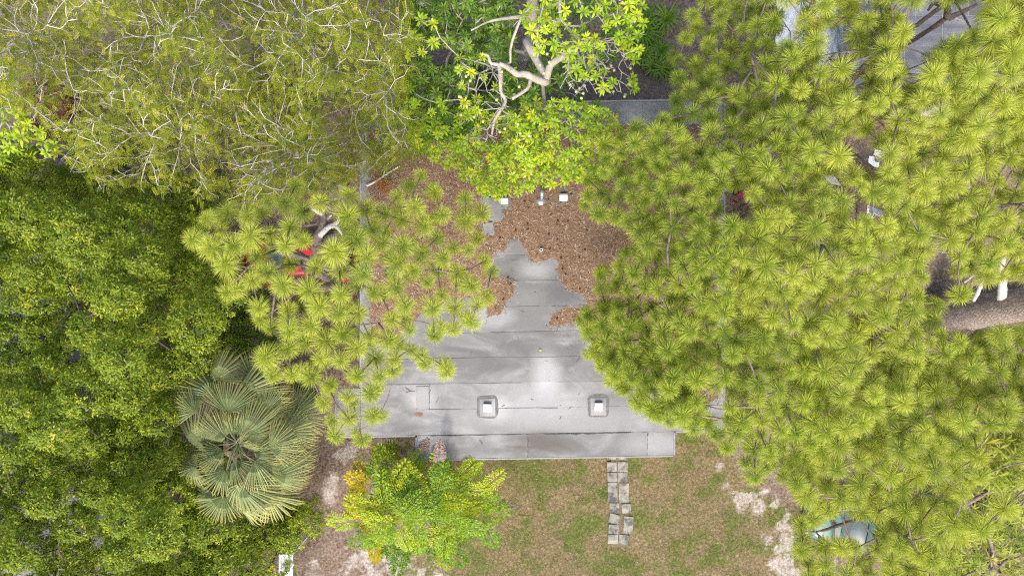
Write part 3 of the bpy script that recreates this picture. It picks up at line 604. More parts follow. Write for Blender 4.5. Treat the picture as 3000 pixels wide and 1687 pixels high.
# crumpled white tarpaulins beside it
def tarp(px0, py0, px1, py1, h, label, seed, mat=M_tarp, amp=.12, name='tarpaulin', cat='tarpaulin', grp=None):
    r = np.random.default_rng(seed); n1 = 26; u = np.linspace(0, 1, n1); U, V_ = np.meshgrid(u, u, indexing='ij')
    a = P(px0, py1, h); b = P(px1, py0, h); c_ = (a + b)/2; w_, d_ = b[0] - a[0], b[1] - a[1]
    Xg = (U - .5)*w_ + (fbm(U*3 + seed, V_*3) - .5)*w_*.25; Yg = (V_ - .5)*d_ + (fbm(U*3, V_*3 + seed) - .5)*d_*.25
    zf = np.abs(fbm(U*6 + seed, V_*2.5 + seed, 4) - .5)*2*amp*2 + (fbm(U*14 + seed, V_*14, 2) - .5)*amp*.3
    vv = np.stack([Xg, Yg, zf], -1).reshape(-1, 3); ii = np.arange(n1*n1).reshape(n1, n1)
    ff = np.stack([ii[:-1, :-1], ii[1:, :-1], ii[1:, 1:], ii[:-1, 1:]], -1).reshape(-1, 4).tolist()
    if h > 1:
        root = thing('tarp_shelter', label, 'shelter', (c_[0], c_[1], 0), grp); o = obj('tarpaulin', mesh_py(name, vv, ff, True), mat, root, (0, 0, h)); o.modifiers.new('thickness', 'SOLIDIFY').thickness = .006
        for sx in (-.36, .36):
            for sy in (-.36, .36): obj('pole', MB().tube([(sx*w_, sy*d_, -.05), (sx*w_, sy*d_, h + .03)], .02, 6).mesh('pole'), M_galv, root)
        return root
    o = obj(name, mesh_py(name, vv, ff, True), mat, loc=(c_[0], c_[1], h)); o.modifiers.new('thickness', 'SOLIDIFY').thickness = .006; return tag(o, label, cat, grp)
tarp(2275, -10, 2380, 150, 2.3, 'crumpled white tarpaulin shelter, farthest from the dark roof', 3)
tarp(2392, 62, 2505, 215, 2.3, 'crumpled white tarpaulin shelter beside the dark sheet roof', 8)
tarp(2392, -70, 2500, 48, 2.3, 'white tarpaulin shelter against the far corner of the dark sheet roof', 12)
tarp(2318, 238, 2362, 268, .10, 'small yellow cloth crumpled under the pines', 5, M_yellow, .07, 'cloth', 'cloth')

# ------------------------------------------------------------------ tree building
def skeleton(tips, trunk, alpha=0.35, step=0.5, wob=0.06, zpen=0.6, bow=0.12, seed=0, first=0):
    """join every tip to the growing framework; returns positions, parents and tip indices"""
    r = np.random.default_rng(seed); cap = len(trunk) + int(len(tips) * 14) + 50
    pos = np.zeros((cap, 3)); par = np.full(cap, -1); pl = np.zeros(cap); n = len(trunk)
    pos[:n] = trunk
    for i in range(1, n): par[i] = i - 1; pl[i] = 0.0
    ax = trunk[first:]; order = np.argsort(np.min(np.linalg.norm(tips[:, None] - ax[None], axis=2), 1)); ends = np.zeros(len(tips), int)
    for t in order:
        T = tips[t]; dv = pos[first:n] - T; d = np.linalg.norm(dv, axis=1)
        cost = d + alpha * pl[first:n] + zpen * np.maximum(0, dv[:, 2]); j = int(np.argmin(cost)) + first; L = np.linalg.norm(pos[j] - T); m_ = max(1, min(12, int(round(L / step))))
        if n + m_ >= cap: break
        a = pos[j]; ctrl = (a + T)/2 + np.array([0, 0, bow * L]) + r.normal(0, wob, 3) * L
        if par[j] >= 0 and j >= len(trunk): 
            dd = unit(a - pos[par[j]]); ctrl = ctrl * .6 + (a + dd * L * .5) * .4
        prev = j
        for s_ in range(1, m_ + 1):
            u = s_ / m_; p = (1-u)**2*a + 2*u*(1-u)*ctrl + u*u*T + (r.normal(0, wob*.5, 3)*step if s_ < m_ else 0)
            pos[n] = p; par[n] = prev; pl[n] = pl[prev] + L/m_; prev = n; n += 1
        ends[t] = prev
    return pos[:n], par[:n], ends
def framework(pos, par, ntrunk, r0=0.012, pw=0.45, rmax=0.2, sides=5, tipr=None):
    n = len(pos); cnt = np.zeros(n); kids = np.zeros(n, int)
    for i in range(n): 
        if par[i] >= 0: kids[par[i]] += 1
    for i in range(n - 1, -1, -1):
        if kids[i] == 0: cnt[i] = 1
        if par[i] >= 0: cnt[par[i]] += cnt[i]
    rad = np.minimum(r0 * cnt**pw, rmax); seen = np.zeros(n, bool); seen[:ntrunk] = True; mb = MB()
    for i in np.where(kids == 0)[0]:
        if seen[i]: continue
        ch = [i]; j = i
        while not seen[j] and par[j] >= 0: seen[j] = True; j = par[j]; ch.append(j)
        if len(ch) < 2: continue
        rr = rad[ch].copy(); rr[-1] = min(rr[-1], rr[-2]*1.25)
        mb.tube(pos[ch][::-1], rr[::-1], sides, True)
    return mb, rad
def orient(o, loc_, axis, spin, scale):
    z = Vector(axis).normalized(); qn = z.to_track_quat('Z', 'Y'); m_ = Matrix.Translation(Vector(tuple(loc_))) @ qn.to_matrix().to_4x4() @ Matrix.Rotation(spin, 4, 'Z') @ Matrix.Diagonal((scale[0], scale[1], scale[2], 1))
    o.matrix_local = m_

# pine needle tufts: long stiff needles bursting from the shoot end
def tuft_mesh(seed, n=170, L=.27, dead=False):
    r = np.random.default_rng(seed); ga = PI*(3 - 5**.5); i = np.arange(n); ph = i*ga + r.normal(0, .25, n)
    th = np.radians(4 + 112*(i/n)**.62 + r.normal(0, 7, n)); ln = L*(.78 + .3*r.random(n)) * np.where(i < n*.12, .6, 1.0)
    d = np.stack([np.sin(th)*np.cos(ph), np.sin(th)*np.sin(ph), np.cos(th)], -1)
    base = np.stack([np.zeros(n), np.zeros(n), -.05 + .09*(1 - i/n)], -1) + d*.012
    mid = base + d*ln[:, None]*.55; tip = base + d*ln[:, None] + np.array([0, 0, -1.0])*(ln*.10*(1 + r.random(n)))[:, None]
    s = unit(np.cross(d, r.normal(size=(n, 3)))) * (.0030 + .0018*r.random(n))[:, None]
    q = np.stack([base, mid + s, tip, mid - s], 1); al = np.tile(np.array([0, .5, 1, .5]), (n, 1))
    me = mesh_quads('needle_tuft', q, np.clip(r.normal(.5, .25, n), 0, 1), al); me.materials.append(M_needle_dead if dead else M_needle); return me
TUFTS = [tuft_mesh(900 + i, 430 + 12*(i % 4), .285 + .013*(i % 4)) for i in range(8)]
M_needle2 = leafmat('green_pine_needles', [(0.0, (0.12, 0.23, 0.02)), (0.45, (0.24, 0.36, 0.028)), (0.85, (0.37, 0.47, 0.04)), (1.0, (0.54, 0.51, 0.05))], 'both', 0.36, 0.6, along=((0.76, 0.76, 0.15), 0.56), objamt=0.5, spec=0.2)
TUFTS2 = [tuft_mesh(950 + i, 400 + 12*(i % 4), .265 + .013*(i % 4)) for i in range(6)]
for m_ in TUFTS2: m_.materials[0] = M_needle2
TUFT_DEAD = tuft_mesh(990, 110, .2, True)
def make_pine(label, base, trunk_pts, tips, seed, dead_limbs=(), grp='slash pines round the house', r0=.014, rmax=.16, extra=(), tufts=None):
    """trunk_pts rows: x y z radius in world metres"""
    r = np.random.default_rng(seed); root = thing('pine_tree', label, 'tree', base, grp); b = np.array(base)
    tp = smooth_line(trunk_pts, 7); v, f = tube(tp[:, :3] - b, tp[:, 3], 14, True, .05); obj('trunk', mesh_py('trunk', v, f, True), M_pinebark, root)
    first = int(len(tp) * .35); pos, par, ends = skeleton(tips - b, tp[:, :3] - b, .3, .55, .07, .5, .05, seed, first)
    mb, rad = framework(pos, par, len(tp), r0, .42, rmax, 6)
    for lp in extra:          # each big limb runs on to the trunk that carries it
        lp = np.array(lp, float); lp = lp if lp[-1, 3] >= lp[0, 3] else lp[::-1]; e_ = lp[-1]
        cst = np.linalg.norm(tp[:, :3] - e_[:3], axis=1) + 2.0*np.maximum(0, tp[:, 2] - e_[2]); jn = tp[int(np.argmin(cst))]; rj = min(jn[3]*.85, max(e_[3], .05)*1.1)
        if np.linalg.norm(jn[:3] - e_[:3]) > .25: lp = np.vstack([lp, [*((jn[:3] + e_[:3])/2 + np.array([0, 0, -.15])), (rj + e_[3])/2], [*jn[:3], rj]])
        lp = smooth_line(lp, 5); lp[:, 3] = np.maximum(lp[:, 3], .008); v, f = tube(lp[:, :3] - b, lp[:, 3], 8, True, .07); obj('limb', mesh_py('limb', v, f, True), M_limbbark, root)
    obj('branch', mb.mesh('branch_framework', True), M_limbbark, root)
    for lp in dead_limbs:
        lp = smooth_line(lp, 5); v, f = tube(lp[:, :3] - b, lp[:, 3], 7, True, .08); obj('dead_limb', mesh_py('dead_limb', v, f, True), M_deadwood, root)
    top = tp[-1, :3] - b
    for i, e in enumerate(ends):
        p = pos[e]; dirv = unit(p - pos[par[e]]); out = unit(np.array([p[0] - top[0], p[1] - top[1], 0.0]))
        axis = unit(dirv*.55 + np.array([0, 0, .75]) + out*.15 + r.normal(0, .16, 3)); s_ = r.uniform(.78, 1.15)
        o = bpy.data.objects.new('needle_tuft', (tufts or TUFTS)[r.integers(len(tufts or TUFTS))]); COL.objects.link(o); o.parent = root; orient(o, p, axis, r.uniform(0, 6.28), (s_, s_, s_*r.uniform(.8, 1.05)))
    return root
def T(px, py, h, rad): p = P(px, py, h); return (p[0], p[1], p[2], rad)

# --- pine over the left end of the roof
PA = [(560, 640), (620, 590), (700, 640), (760, 590), (830, 560), (880, 540), (960, 560), (1020, 570), (1080, 600), (1130, 600), (1180, 560), (1230, 510), (1270, 520), (1320, 570), (1390, 560), (1420, 620), (1390, 680), (1440, 730), (1450, 790), (1420, 830), (1430, 870), (1380, 930), (1390, 970), (1350, 1000), (1290, 1020), (1310, 1080), (1310, 1130), (1260, 1120), (1200, 1090), (1140, 1110), (1120, 1180), (1120, 1250), (1080, 1290), (1000, 1290), (950, 1260), (930, 1180), (940, 1110), (880, 1100), (800, 1110), (760, 1080), (780, 1040), (840, 1040), (820, 970), (750, 950), (730, 900), (660, 860), (640, 800), (590, 740), (560, 700)]
GA = [[(905, 600), (1000, 600), (1010, 690), (960, 770), (890, 750)], [(795, 735), (835, 735), (835, 805), (795, 800)], [(850, 720), (915, 730), (905, 760), (870, 770)], [(855, 790), (915, 790), (980, 815), (990, 850), (830, 845)],
      [(1110, 770), (1175, 780), (1170, 830), (1110, 830)], [(1080, 890), (1130, 890), (1130, 945), (1080, 935)], [(1055, 880), (1078, 880), (1075, 1000), (1055, 1000)], [(1250, 800), (1330, 790), (1340, 850), (1260, 870)], [(1180, 900), (1240, 890), (1240, 960), (1190, 960)], [(1230, 690), (1290, 700), (1290, 740), (1230, 740)], [(880, 840), (940, 860), (900, 900), (860, 880)], [(700, 1000), (760, 1000), (740, 1040)]]
def pine_tips(poly, gaps, rtop, rlow, hfun, seed, lowdrop=(1.2, 3.0)):
    a = poisson(poly, gaps, rtop, 12000, seed); r = np.random.default_rng(seed + 5)
    h = hfun(a[:, 0], a[:, 1]) + r.uniform(-.7, .5, len(a)); t1 = PV(a[:, 0], a[:, 1], h)
    b = poisson(poly, gaps, rlow, 9000, seed + 1); hb_ = hfun(b[:, 0], b[:, 1]) - r.uniform(lowdrop[0], lowdrop[1], len(b)); t2 = PV(b[:, 0], b[:, 1], hb_)
    return np.vstack([t1, t2])
hA = lambda x, y: 12.6 - 2.4*np.clip((np.hypot((x - 880)/560, (y - 820)/430)), 0, 1.4)**2
tA = pine_tips(PA, GA, 53, 70, hA, 31)
bA = P(1072, 800, 0)
make_pine('tall pine rising beside the roof, its crown hanging over the left end', (bA[0], bA[1], 0),
    [(bA[0], bA[1], -.1, .30), (bA[0] - .05, bA[1] + .05, 1.5, .25), (bA[0], bA[1], 4, .22), (bA[0] + .2, bA[1] - .1, 7, .19), (bA[0] + .35, bA[1] + .2, 9.5, .15), (bA[0] + .5, bA[1] + .3, 11.2, .10)], tA, 41,
    dead_limbs=[[T(938, 690, 10.3, .07), T(965, 664, 10.5, .06), T(985, 664, 10.6, .045), T(1003, 688, 10.6, .02)], [T(972, 664, 10.5, .05), T(990, 650, 10.7, .04), T(992, 634, 10.9, .015)], [T(948, 630, 10.6, .05), T(930, 620, 10.7, .045), T(910, 610, 10.8, .02)], [T(945, 626, 10.6, .04), T(950, 610, 10.7, .015)], [T(958, 642, 10.4, .04), T(972, 630, 10.5, .02)]],
    extra=[[T(940, 760, 9.0, .15), T(925, 715, 9.8, .13), T(942, 670, 10.3, .10), T(948, 630, 10.6, .07), T(945, 622, 10.6, .03)], [T(930, 770, 8.6, .16), T(950, 720, 8.9, .14), T(985, 692, 9.2, .11), T(1020, 695, 9.4, .06)], [T(985, 838, 7.5, .13), T(930, 838, 8.3, .14), T(870, 822, 9.0, .12), T(820, 815, 9.6, .09)], [T(900, 880, 8.4, .10), T(930, 850, 8.2, .12), T(985, 835, 7.6, .12)]])
for (a_, b_) in ((1135, 540), (1168, 535), (1112, 528)):
    pass
# --- the pines on the right
PR = [(1700, 600), (1690, 540), (1740, 480), (1730, 420), (1800, 400), (1850, 370), (1960, 340), (1960, 250), (1950, 150), (2000, 60), (2080, -40), (2120, -120), (3180, -120), (3180, 1800), (2360, 1800), (2350, 1660), (2330, 1600), (2310, 1540), (2400, 1500), (2330, 1470), (2290, 1450), (2250, 1400), (2180, 1390), (2150, 1330), (2060, 1290), (2000, 1240), (1940, 1230), (1880, 1200), (1830, 1160), (1780, 1120), (1740, 1060), (1710, 1010), (1700, 960), (1690, 920), (1740, 880), (1740, 820), (1760, 760), (1790, 740), (1850, 730), (1870, 690), (1800, 660), (1740, 640)]
PR = [((x if x > 3100 or y < -50 or y > 1750 else x + 14), y) for x, y in PR]
GR = [[(2770, 905), (2850, 850), (2880, 815), (3180, 800), (3180, 970), (2960, 960), (2900, 990), (2820, 985), (2790, 950)], [(2280, 10), (2360, 10), (2350, 130), (2290, 120)], [(2390, 90), (2500, 60), (2500, 190), (2400, 200)], [(2690, 740), (2790, 740), (2800, 850), (2720, 880)], [(2060, 1150), (2130, 1130), (2135, 1245), (2075, 1240)], rect(2300, 20, 2350, 120), [(2410, 90), (2480, 110), (2480, 180), (2410, 200)], [(2490, 0), (2580, 0), (2560, 60), (2490, 60)], [(2640, 0), (2890, 0), (2880, 60), (2800, 120), (2740, 150), (2700, 250), (2640, 290), (2640, 200), (2660, 110), (2630, 60)], [(2500, 160), (2560, 170), (2540, 270), (2500, 270)], [(2120, 200), (2190, 215), (2180, 275), (2110, 275)],
      [(2110, 560), (2200, 560), (2210, 640), (2110, 660)], [(2440, 390), (2540, 380), (2600, 440), (2580, 490), (2540, 520), (2470, 500)], [(2420, 510), (2500, 520), (2540, 590), (2520, 640), (2480, 640), (2460, 580), (2420, 560)], [(2530, 590), (2590, 590), (2590, 645), (2520, 650)], [(2420, 560), (2450, 560), (2450, 640), (2420, 640)],
      [(2690, 690), (2770, 690), (2790, 760), (2760, 860), (2810, 870), (2900, 870), (3010, 860), (3180, 850), (3180, 960), (2900, 955), (2800, 970), (2760, 960), (2740, 880), (2730, 760)], [(2770, 800), (2830, 800), (2880, 830), (2860, 860), (2780, 850)],
      [(2390, 1530), (2440, 1490), (2470, 1500), (2580, 1530), (2590, 1570), (2540, 1580), (2440, 1580), (2400, 1600)], [(2050, 1140), (2125, 1150), (2130, 1240), (2070, 1230)], [(2020, 380), (2080, 370), (2080, 420), (2020, 440)], [(2095, 380), (2118, 380), (2115, 440), (2095, 440)],
      [(1930, 1060), (1990, 1060), (1980, 1100), (1930, 1110)], [(2540, 350), (2620, 350), (2640, 380), (2560, 390)], [(2240, 880), (2310, 880), (2290, 910), (2240, 910)], [(2060, 830), (2110, 830), (2080, 880)], [(2640, 1420), (2730, 1400), (2760, 1440), (2690, 1480)], [(2840, 1420), (2960, 1440), (2900, 1530), (2820, 1490)], [(2800, 1600), (2900, 1540), (3020, 1480), (3180, 1480), (3180, 1800), (2760, 1800)], [(2930, 1420), (3030, 1420), (3030, 1500), (2950, 1490)], [(2260, 1400), (2340, 1400), (2320, 1440), (2290, 1440)], [(2440, 1400), (2510, 1400), (2500, 1430), (2440, 1430)], [(2870, 1250), (3010, 1250), (3010, 1420), (2880, 1420)], [(2850, 870), (3200, 850), (3200, 960), (2830, 960)]]
hR = lambda x, y: 12.2 + 1.0*np.sin(x/210.0)*np.cos(y/260.0) - 2.6*np.clip((2000 - x)/330, 0, 1) - 1.2*np.clip((y - 1350)/300, 0, 1) - 3.2*np.clip((420 - y)/260, 0, 1)*np.clip((2300 - x)/250, 0, 1)
tR = pine_tips(PR, GR, 37, 40, hR, 61)
EDGE = [(1704, 1010), (1700, 930), (1745, 890), (1830, 900), (1900, 960), (1990, 1060), (2060, 1120), (2060, 1240), (1980, 1240), (1890, 1205), (1830, 1165), (1775, 1115), (1740, 1065)]
tR = np.vstack([tR, pine_tips(EDGE, [], 36, 60, hR, 65)])
CEN = {'a': (2000, 780), 'b': (2330, 780), 'c': (2120, 300), 'd': (2560, 240), 'e': (2840, 620), 'f': (2560, 960), 'g': (2230, 1150), 'h': (2580, 1420), 'i': (2960, 1250), 'j': (2960, 150)}
pxR = 1500 + tR[:, 0]*FPX/(CAM_H - tR[:, 2]); pyR = 843.5 - tR[:, 1]*FPX/(CAM_H - tR[:, 2])
ck = list(CEN); cc_ = np.array([CEN[k] for k in ck]); own = np.argmin(np.hypot(pxR[:, None] - cc_[None, :, 0], pyR[:, None] - cc_[None, :, 1]), 1)
def vert(px, py, h, lean=(0, 0), r=(.26, .10), top=None):
    """trunk line from the ground point under pixel (px,py) up to height h with a slight lean"""
    b = P(px, py, 0); out = []
    for u in (0, .15, .4, .7, 1.0): out.append((b[0] + lean[0]*u*u, b[1] + lean[1]*u*u, -.1 if u == 0 else u*h, r[0]*(1.18 if u == 0 else 1 - u) + r[1]*u))
    return b, out
SPEC = {'a': ('pine leaning over the right half of the flat roof', (8.2, .6)), 'b': ('pine with a dark hollow of bare twigs in its crown, right of the roof', (8.6, 1.6)),
        'c': ('thin pine behind the back corner of the roof', (8.1, 5.4)), 'd': ('pine with crooked trunk in front of the dark sheet roof', (9.2, 5.0)),
        'e': ('pine with twisting bare limbs above scattered white junk', None), 'f': ('bushy pine between the thick trunk and the lawn edge', (8.9, -.9)),
        'g': ('pine overhanging the right corner of the porch roof', (8.3, -2.9)), 'h': ('pine standing over the teal car beside the sandy lawn edge', None),
        'i': ('pine beside the pale yellow bamboo at the far right', None), 'j': ('pine hanging over the far end of the dark sheet roof', (10.9, 5.6))}
for n_, k in enumerate(ck):
    tips = tR[own == n_]; lab, bxy = SPEC[k]; tm = tips.mean(0); h_ = np.percentile(tips[:, 2], 85); b = np.array([bxy[0], bxy[1], 0.0]) if bxy else np.array([tm[0] + .2, tm[1] - .1, 0.0])
    tl_ = [(b[0] + (tm[0] - b[0])*u**1.6, b[1] + (tm[1] - b[1])*u**1.6, -.1 if u == 0 else u*h_, .30 if u == 0 else .25*(1 - u) + .02) for u in (0, .12, .35, .6, .85, 1.0)]
    ex = []; dl = []
    if k == 'e':
        ex = [[T(2620, 520, 8.6, .06), T(2560, 500, 8.3, .10), T(2500, 460, 8.2, .12), T(2450, 400, 8.5, .06)], [T(2560, 690, 7.0, .14), T(2525, 640, 7.4, .15), T(2520, 580, 8.0, .13), T(2470, 530, 8.4, .10), T(2445, 500, 8.6, .06)], [T(2480, 560, 8.2, .09), T(2430, 545, 8.6, .06), T(2415, 525, 8.8, .03)]]
        dl = [[T(2510, 462, 8.3, .035), T(2485, 462, 8.35, .03), T(2465, 456, 8.4, .01)], [T(2480, 535, 8.3, .03), T(2505, 512, 8.4, .01)]]
    if k == 'd': ex = [[T(2535, 280, 6.0, .13), T(2560, 200, 7.4, .16), T(2600, 130, 8.6, .13), T(2605, 40, 9.6, .09), T(2600, -30, 10.2, .06)], [T(2600, 150, 8.2, .08), T(2540, 160, 8.6, .07), T(2450, 180, 8.9, .05), T(2430, 170, 9.1, .03)], [T(2560, 270, 6.6, .05), T(2500, 262, 6.8, .10), T(2440, 280, 6.6, .12)], [T(2760, 20, 9.6, .06), T(2775, 50, 9.4, .08), T(2800, 45, 9.3, .07), T(2860, 15, 9.2, .04)], [T(2775, 50, 9.3, .06), T(2740, 10, 9.4, .05), T(2720, 30, 9.5, .03)]]
    if k == 'd': dl = [[T(2790, 52, 9.3, .03), T(2815, 60, 9.3, .025), T(2830, 66, 9.3, .008)]]
    if k == 'b': ex = [[T(2125, 565, 8.6, .04), T(2165, 585, 8.4, .06), T(2200, 600, 8.2, .08)], [T(2130, 625, 8.6, .03), T(2165, 612, 8.4, .05), T(2205, 600, 8.2, .07)], [T(2120, 670, 8.8, .03), T(2160, 655, 8.6, .05), T(2185, 630, 8.4, .06), T(2205, 605, 8.2, .07)], [T(2140, 600, 8.5, .02), T(2165, 618, 8.5, .04), T(2185, 628, 8.4, .05)]]
    if k == 'h': ex = [[T(2360, 1556, 7.6, .02), T(2400, 1555, 7.4, .03), T(2450, 1540, 7.0, .05), T(2520, 1510, 6.6, .07)]]
    if k == 'i':
        ex = [[T(2790, 1480, 6.5, .05), T(2840, 1470, 6.8, .06), T(2900, 1440, 7.2, .04), T(2950, 1445, 7.4, .02)], [T(2830, 1475, 6.8, .04), T(2865, 1510, 7.0, .015)], [T(2905, 1640, 6.0, .09), T(2900, 1580, 6.3, .06), T(2895, 1530, 6.6, .05)], [T(2900, 1640, 6.0, .08), T(2860, 1670, 6.4, .04), T(2810, 1690, 6.7, .02)], [T(2905, 1635, 6.0, .06), T(2950, 1640, 6.4, .04), T(2990, 1630, 6.7, .02)], [T(2905, 1640, 6.0, .05), T(2935, 1680, 6.2, .03)]]
    make_pine(lab, (b[0], b[1], 0), tl_, tips, 200 + n_, dl, extra=ex, tufts=TUFTS2 if k in 'acg' else None)
# the thick old trunk at the right edge: rises off the frame, broad bark, two bleached stubs
bB = P(2765, 915, 0); rB = np.random.default_rng(9)
tipsB = np.stack([rB.uniform(bB[0] + .5, bB[0] + 5.5, 130), rB.uniform(bB[1] - 3.4, bB[1] + 4.0, 130), rB.uniform(12.0, 15.2, 130)], -1); pxB = 1500 + tipsB[:, 0]*FPX/(CAM_H - tipsB[:, 2]); tipsB = tipsB[pxB > 3060]
make_pine('massive old pine with thick furrowed trunk and bleached branch stubs', (bB[0], bB[1], 0), [(bB[0], bB[1], -.15, .80), (bB[0] + .03, bB[1] + .03, .8, .70), (bB[0] + .05, bB[1] + .2, 2.2, .64), (bB[0] + .1, bB[1] + .45, 4, .58), (bB[0] + .25, bB[1] + .6, 7, .50), (bB[0] + .6, bB[1] + .6, 10, .36), (bB[0] + .8, bB[1] + .6, 12.5, .18)], tipsB, 77,
    dead_limbs=[[T(2936, 885, 3.4, .17), T(2936, 850, 4.2, .14), T(2938, 820, 4.9, .12), T(2932, 795, 5.5, .10), T(2940, 755, 6.2, .07)], [T(2852, 880, 4.4, .06), T(2868, 850, 4.8, .065), T(2877, 822, 5.1, .06), T(2874, 805, 5.3, .035)], [T(2825, 826, 6.3, .04), T(2845, 812, 6.5, .035), T(2856, 804, 6.6, .01)]],
    extra=[[(bB[0] - .3, bB[1] + .35, .2, .5), (bB[0] - .1, bB[1] + .6, 1.8, .42), (bB[0] + .1, bB[1] + .8, 3.4, .36), (bB[0] + .3, bB[1] + .95, 6, .30)]], r0=.02)

# --- dead orange tufts on the fallen branch
for (a_, b_) in ((1137, 540), (1110, 533), (1122, 556)):
    o = bpy.data.objects.new('dead_needle_tuft', TUFT_DEAD); COL.objects.link(o); q = P(a_, b_, RZ + .14); s_ = random.uniform(.8, 1.15)
    orient(o, q, (random.uniform(-.3, .3), random.uniform(-.3, .3), 1), random.uniform(0, 6), (s_, s_, s_ * .8)); tag(o, 'orange dead tuft of pine needles on the roof straw', 'needle tuft', 'dead orange needle tufts on the roof')

# ------------------------------------------------------------------ oaks on the left: dense domed crowns of small leaves
OAK = [(-160, 500), (60, 470), (150, 520), (300, 555), (430, 570), (560, 600), (610, 660), (590, 720), (620, 790), (680, 880), (735, 960), (720, 1010), (600, 1040), (560, 1110), (490, 1190), (440, 1260), (520, 1290), (620, 1330), (640, 1440), (690, 1570), (760, 1560), (850, 1490), (905, 1500), (880, 1590), (805, 1640), (790, 1820), (-160, 1820)]
OGAP = [rect(808, 1615, 880, 1900), rect(-20, 815, 45, 905), [(0, 905), (100, 960), (130, 1020), (90, 1070), (0, 1040)], rect(70, 1395, 130, 1440), [(40, 1490), (150, 1480), (140, 1550), (60, 1570)], [(160, 1430), (260, 1400), (300, 1430), (250, 1480), (170, 1490)], rect(315, 1550, 350, 1590), [(225, 870), (290, 880), (280, 950), (230, 940)], [(0, 1240), (100, 1250), (90, 1310), (0, 1300)], [(400, 1250), (440, 1250), (430, 1310), (395, 1300)], rect(330, 1200, 380, 1240)]
lob = poisson(OAK, OGAP, 96, 9000, 5); rO = np.random.default_rng(50)
LR = rO.uniform(66, 104, len(lob)); LH = 7.0 + 1.5*fbm(lob[:, 0]/260, lob[:, 1]/260, 2)*2 - 1.0 + rO.uniform(-1.2, 1.2, len(lob))
for g in OGAP:        # crowns stay clear of the openings through which the paving shows
    dg = polydist(lob[:, 0], lob[:, 1], g); LR = np.minimum(LR, np.maximum(dg * 1.15, 50) if g is not OGAP[0] else np.maximum(dg*.95, 28))
edgeo = polydist(lob[:, 0], lob[:, 1], OAK); LH -= 1.2*np.clip(1 - edgeo/120, 0, 1)
lowm = (lob[:, 0] > 700) & (lob[:, 1] > 1450); LH[lowm] = 3.0; lowm = (lob[:, 0] > 480) & (lob[:, 1] > 1250); LH[lowm] = np.minimum(LH[lowm], 5.6)
low_ = poisson(OAK, OGAP, 90, 5000, 8); lob = np.vstack([lob, low_]); LR = np.concatenate([LR, rO.uniform(60, 85, len(low_))]); LH = np.concatenate([LH, np.full(len(low_), 3.4) + rO.uniform(-.4, .4, len(low_))]); LH[lob[:, 0] > 700] = np.minimum(LH[lob[:, 0] > 700], 3.0)
OC = [(60, 620), (330, 640), (520, 760), (200, 900), (430, 1000), (130, 1180), (330, 1260), (120, 1450), (470, 1450), (230, 1650), (560, 1640), (800, 1590)]
ownO = np.argmin(np.hypot(lob[:, None, 0] - np.array(OC)[None, :, 0], lob[:, None, 1] - np.array(OC)[None, :, 1]), 1)
def clump_leaves(cent, nrm, nleaf, crad, L, W, r, droop=.15):
    """leaf quads for many clumps: cent (K,3), nrm (K,3)"""
    K = len(cent); c_ = np.repeat(cent, nleaf, 0); nn = np.repeat(nrm, nleaf, 0); N_ = K*nleaf
    d = unit(r.normal(size=(N_, 3)) + nn*.55); base = c_ + d*(crad*r.uniform(.1, 1, N_))[:, None]
    rd = r.normal(size=(N_, 3)); rd -= nn*np.sum(rd*nn, 1, keepdims=True)*.6; ld = unit(d*.35 + unit(rd) + nn*.2); up = unit(nn + r.normal(0, .42, (N_, 3)))
    s = unit(np.cross(ld, up)); ln = (L*r.uniform(.65, 1.25, N_))[:, None]; w_ = (W*r.uniform(.7, 1.2, N_))[:, None]
    tip = base + ld*ln - np.array([0, 0, droop])*ln; mid = base + ld*ln*.45
    return np.stack([base, mid + s*w_, tip, mid - s*w_], 1)
def domed(px, py, h, rpx, r, dens=1.0, flat=.75, ncl=None):
    """clump centres over an uneven dome; returns centres, normals"""
    R = rpx*(CAM_H - h)/FPX; n_ = ncl or int(150*R*R*dens) + 36; z = r.uniform(-.05, 1, n_); a = r.uniform(0, 2*PI, n_); s = np.sqrt(1 - np.clip(z, -1, 1)**2)
    d = np.stack([s*np.cos(a), s*np.sin(a), z], -1); rr = R*(.72 + .45*fbm(d[:, 0]*2.2 + px*.1, d[:, 1]*2.2 + py*.1 + d[:, 2], 3)) * np.where(r.random(n_) < .2, r.uniform(.5, .9, n_), 1)
    c_ = P(px, py, h - R*flat) + d*rr[:, None]*np.array([1, 1, flat]); return c_, unit(d + np.array([0, 0, .25]))
OAKLAB = ['oak at the corner below the feathery tree, over brown litter', 'oak between the feathery tree and the yellow-tufted pine', 'oak crown pressed against the yellow-tufted pine', 'oak whose crown edge borders a gap over block paving', 'oak crown just above the fan palm', 'oak with a dark hollow beside the left paved gap', 'oak crown left of the fan palm', 'oak over the largest opening onto grey block paving', 'broad oak crown below the fan palm fronds', 'rounded oak crown below the paved opening', 'oak crown between the paving and the white canopy', 'low dark oak beside the white canopy and the bare ground']
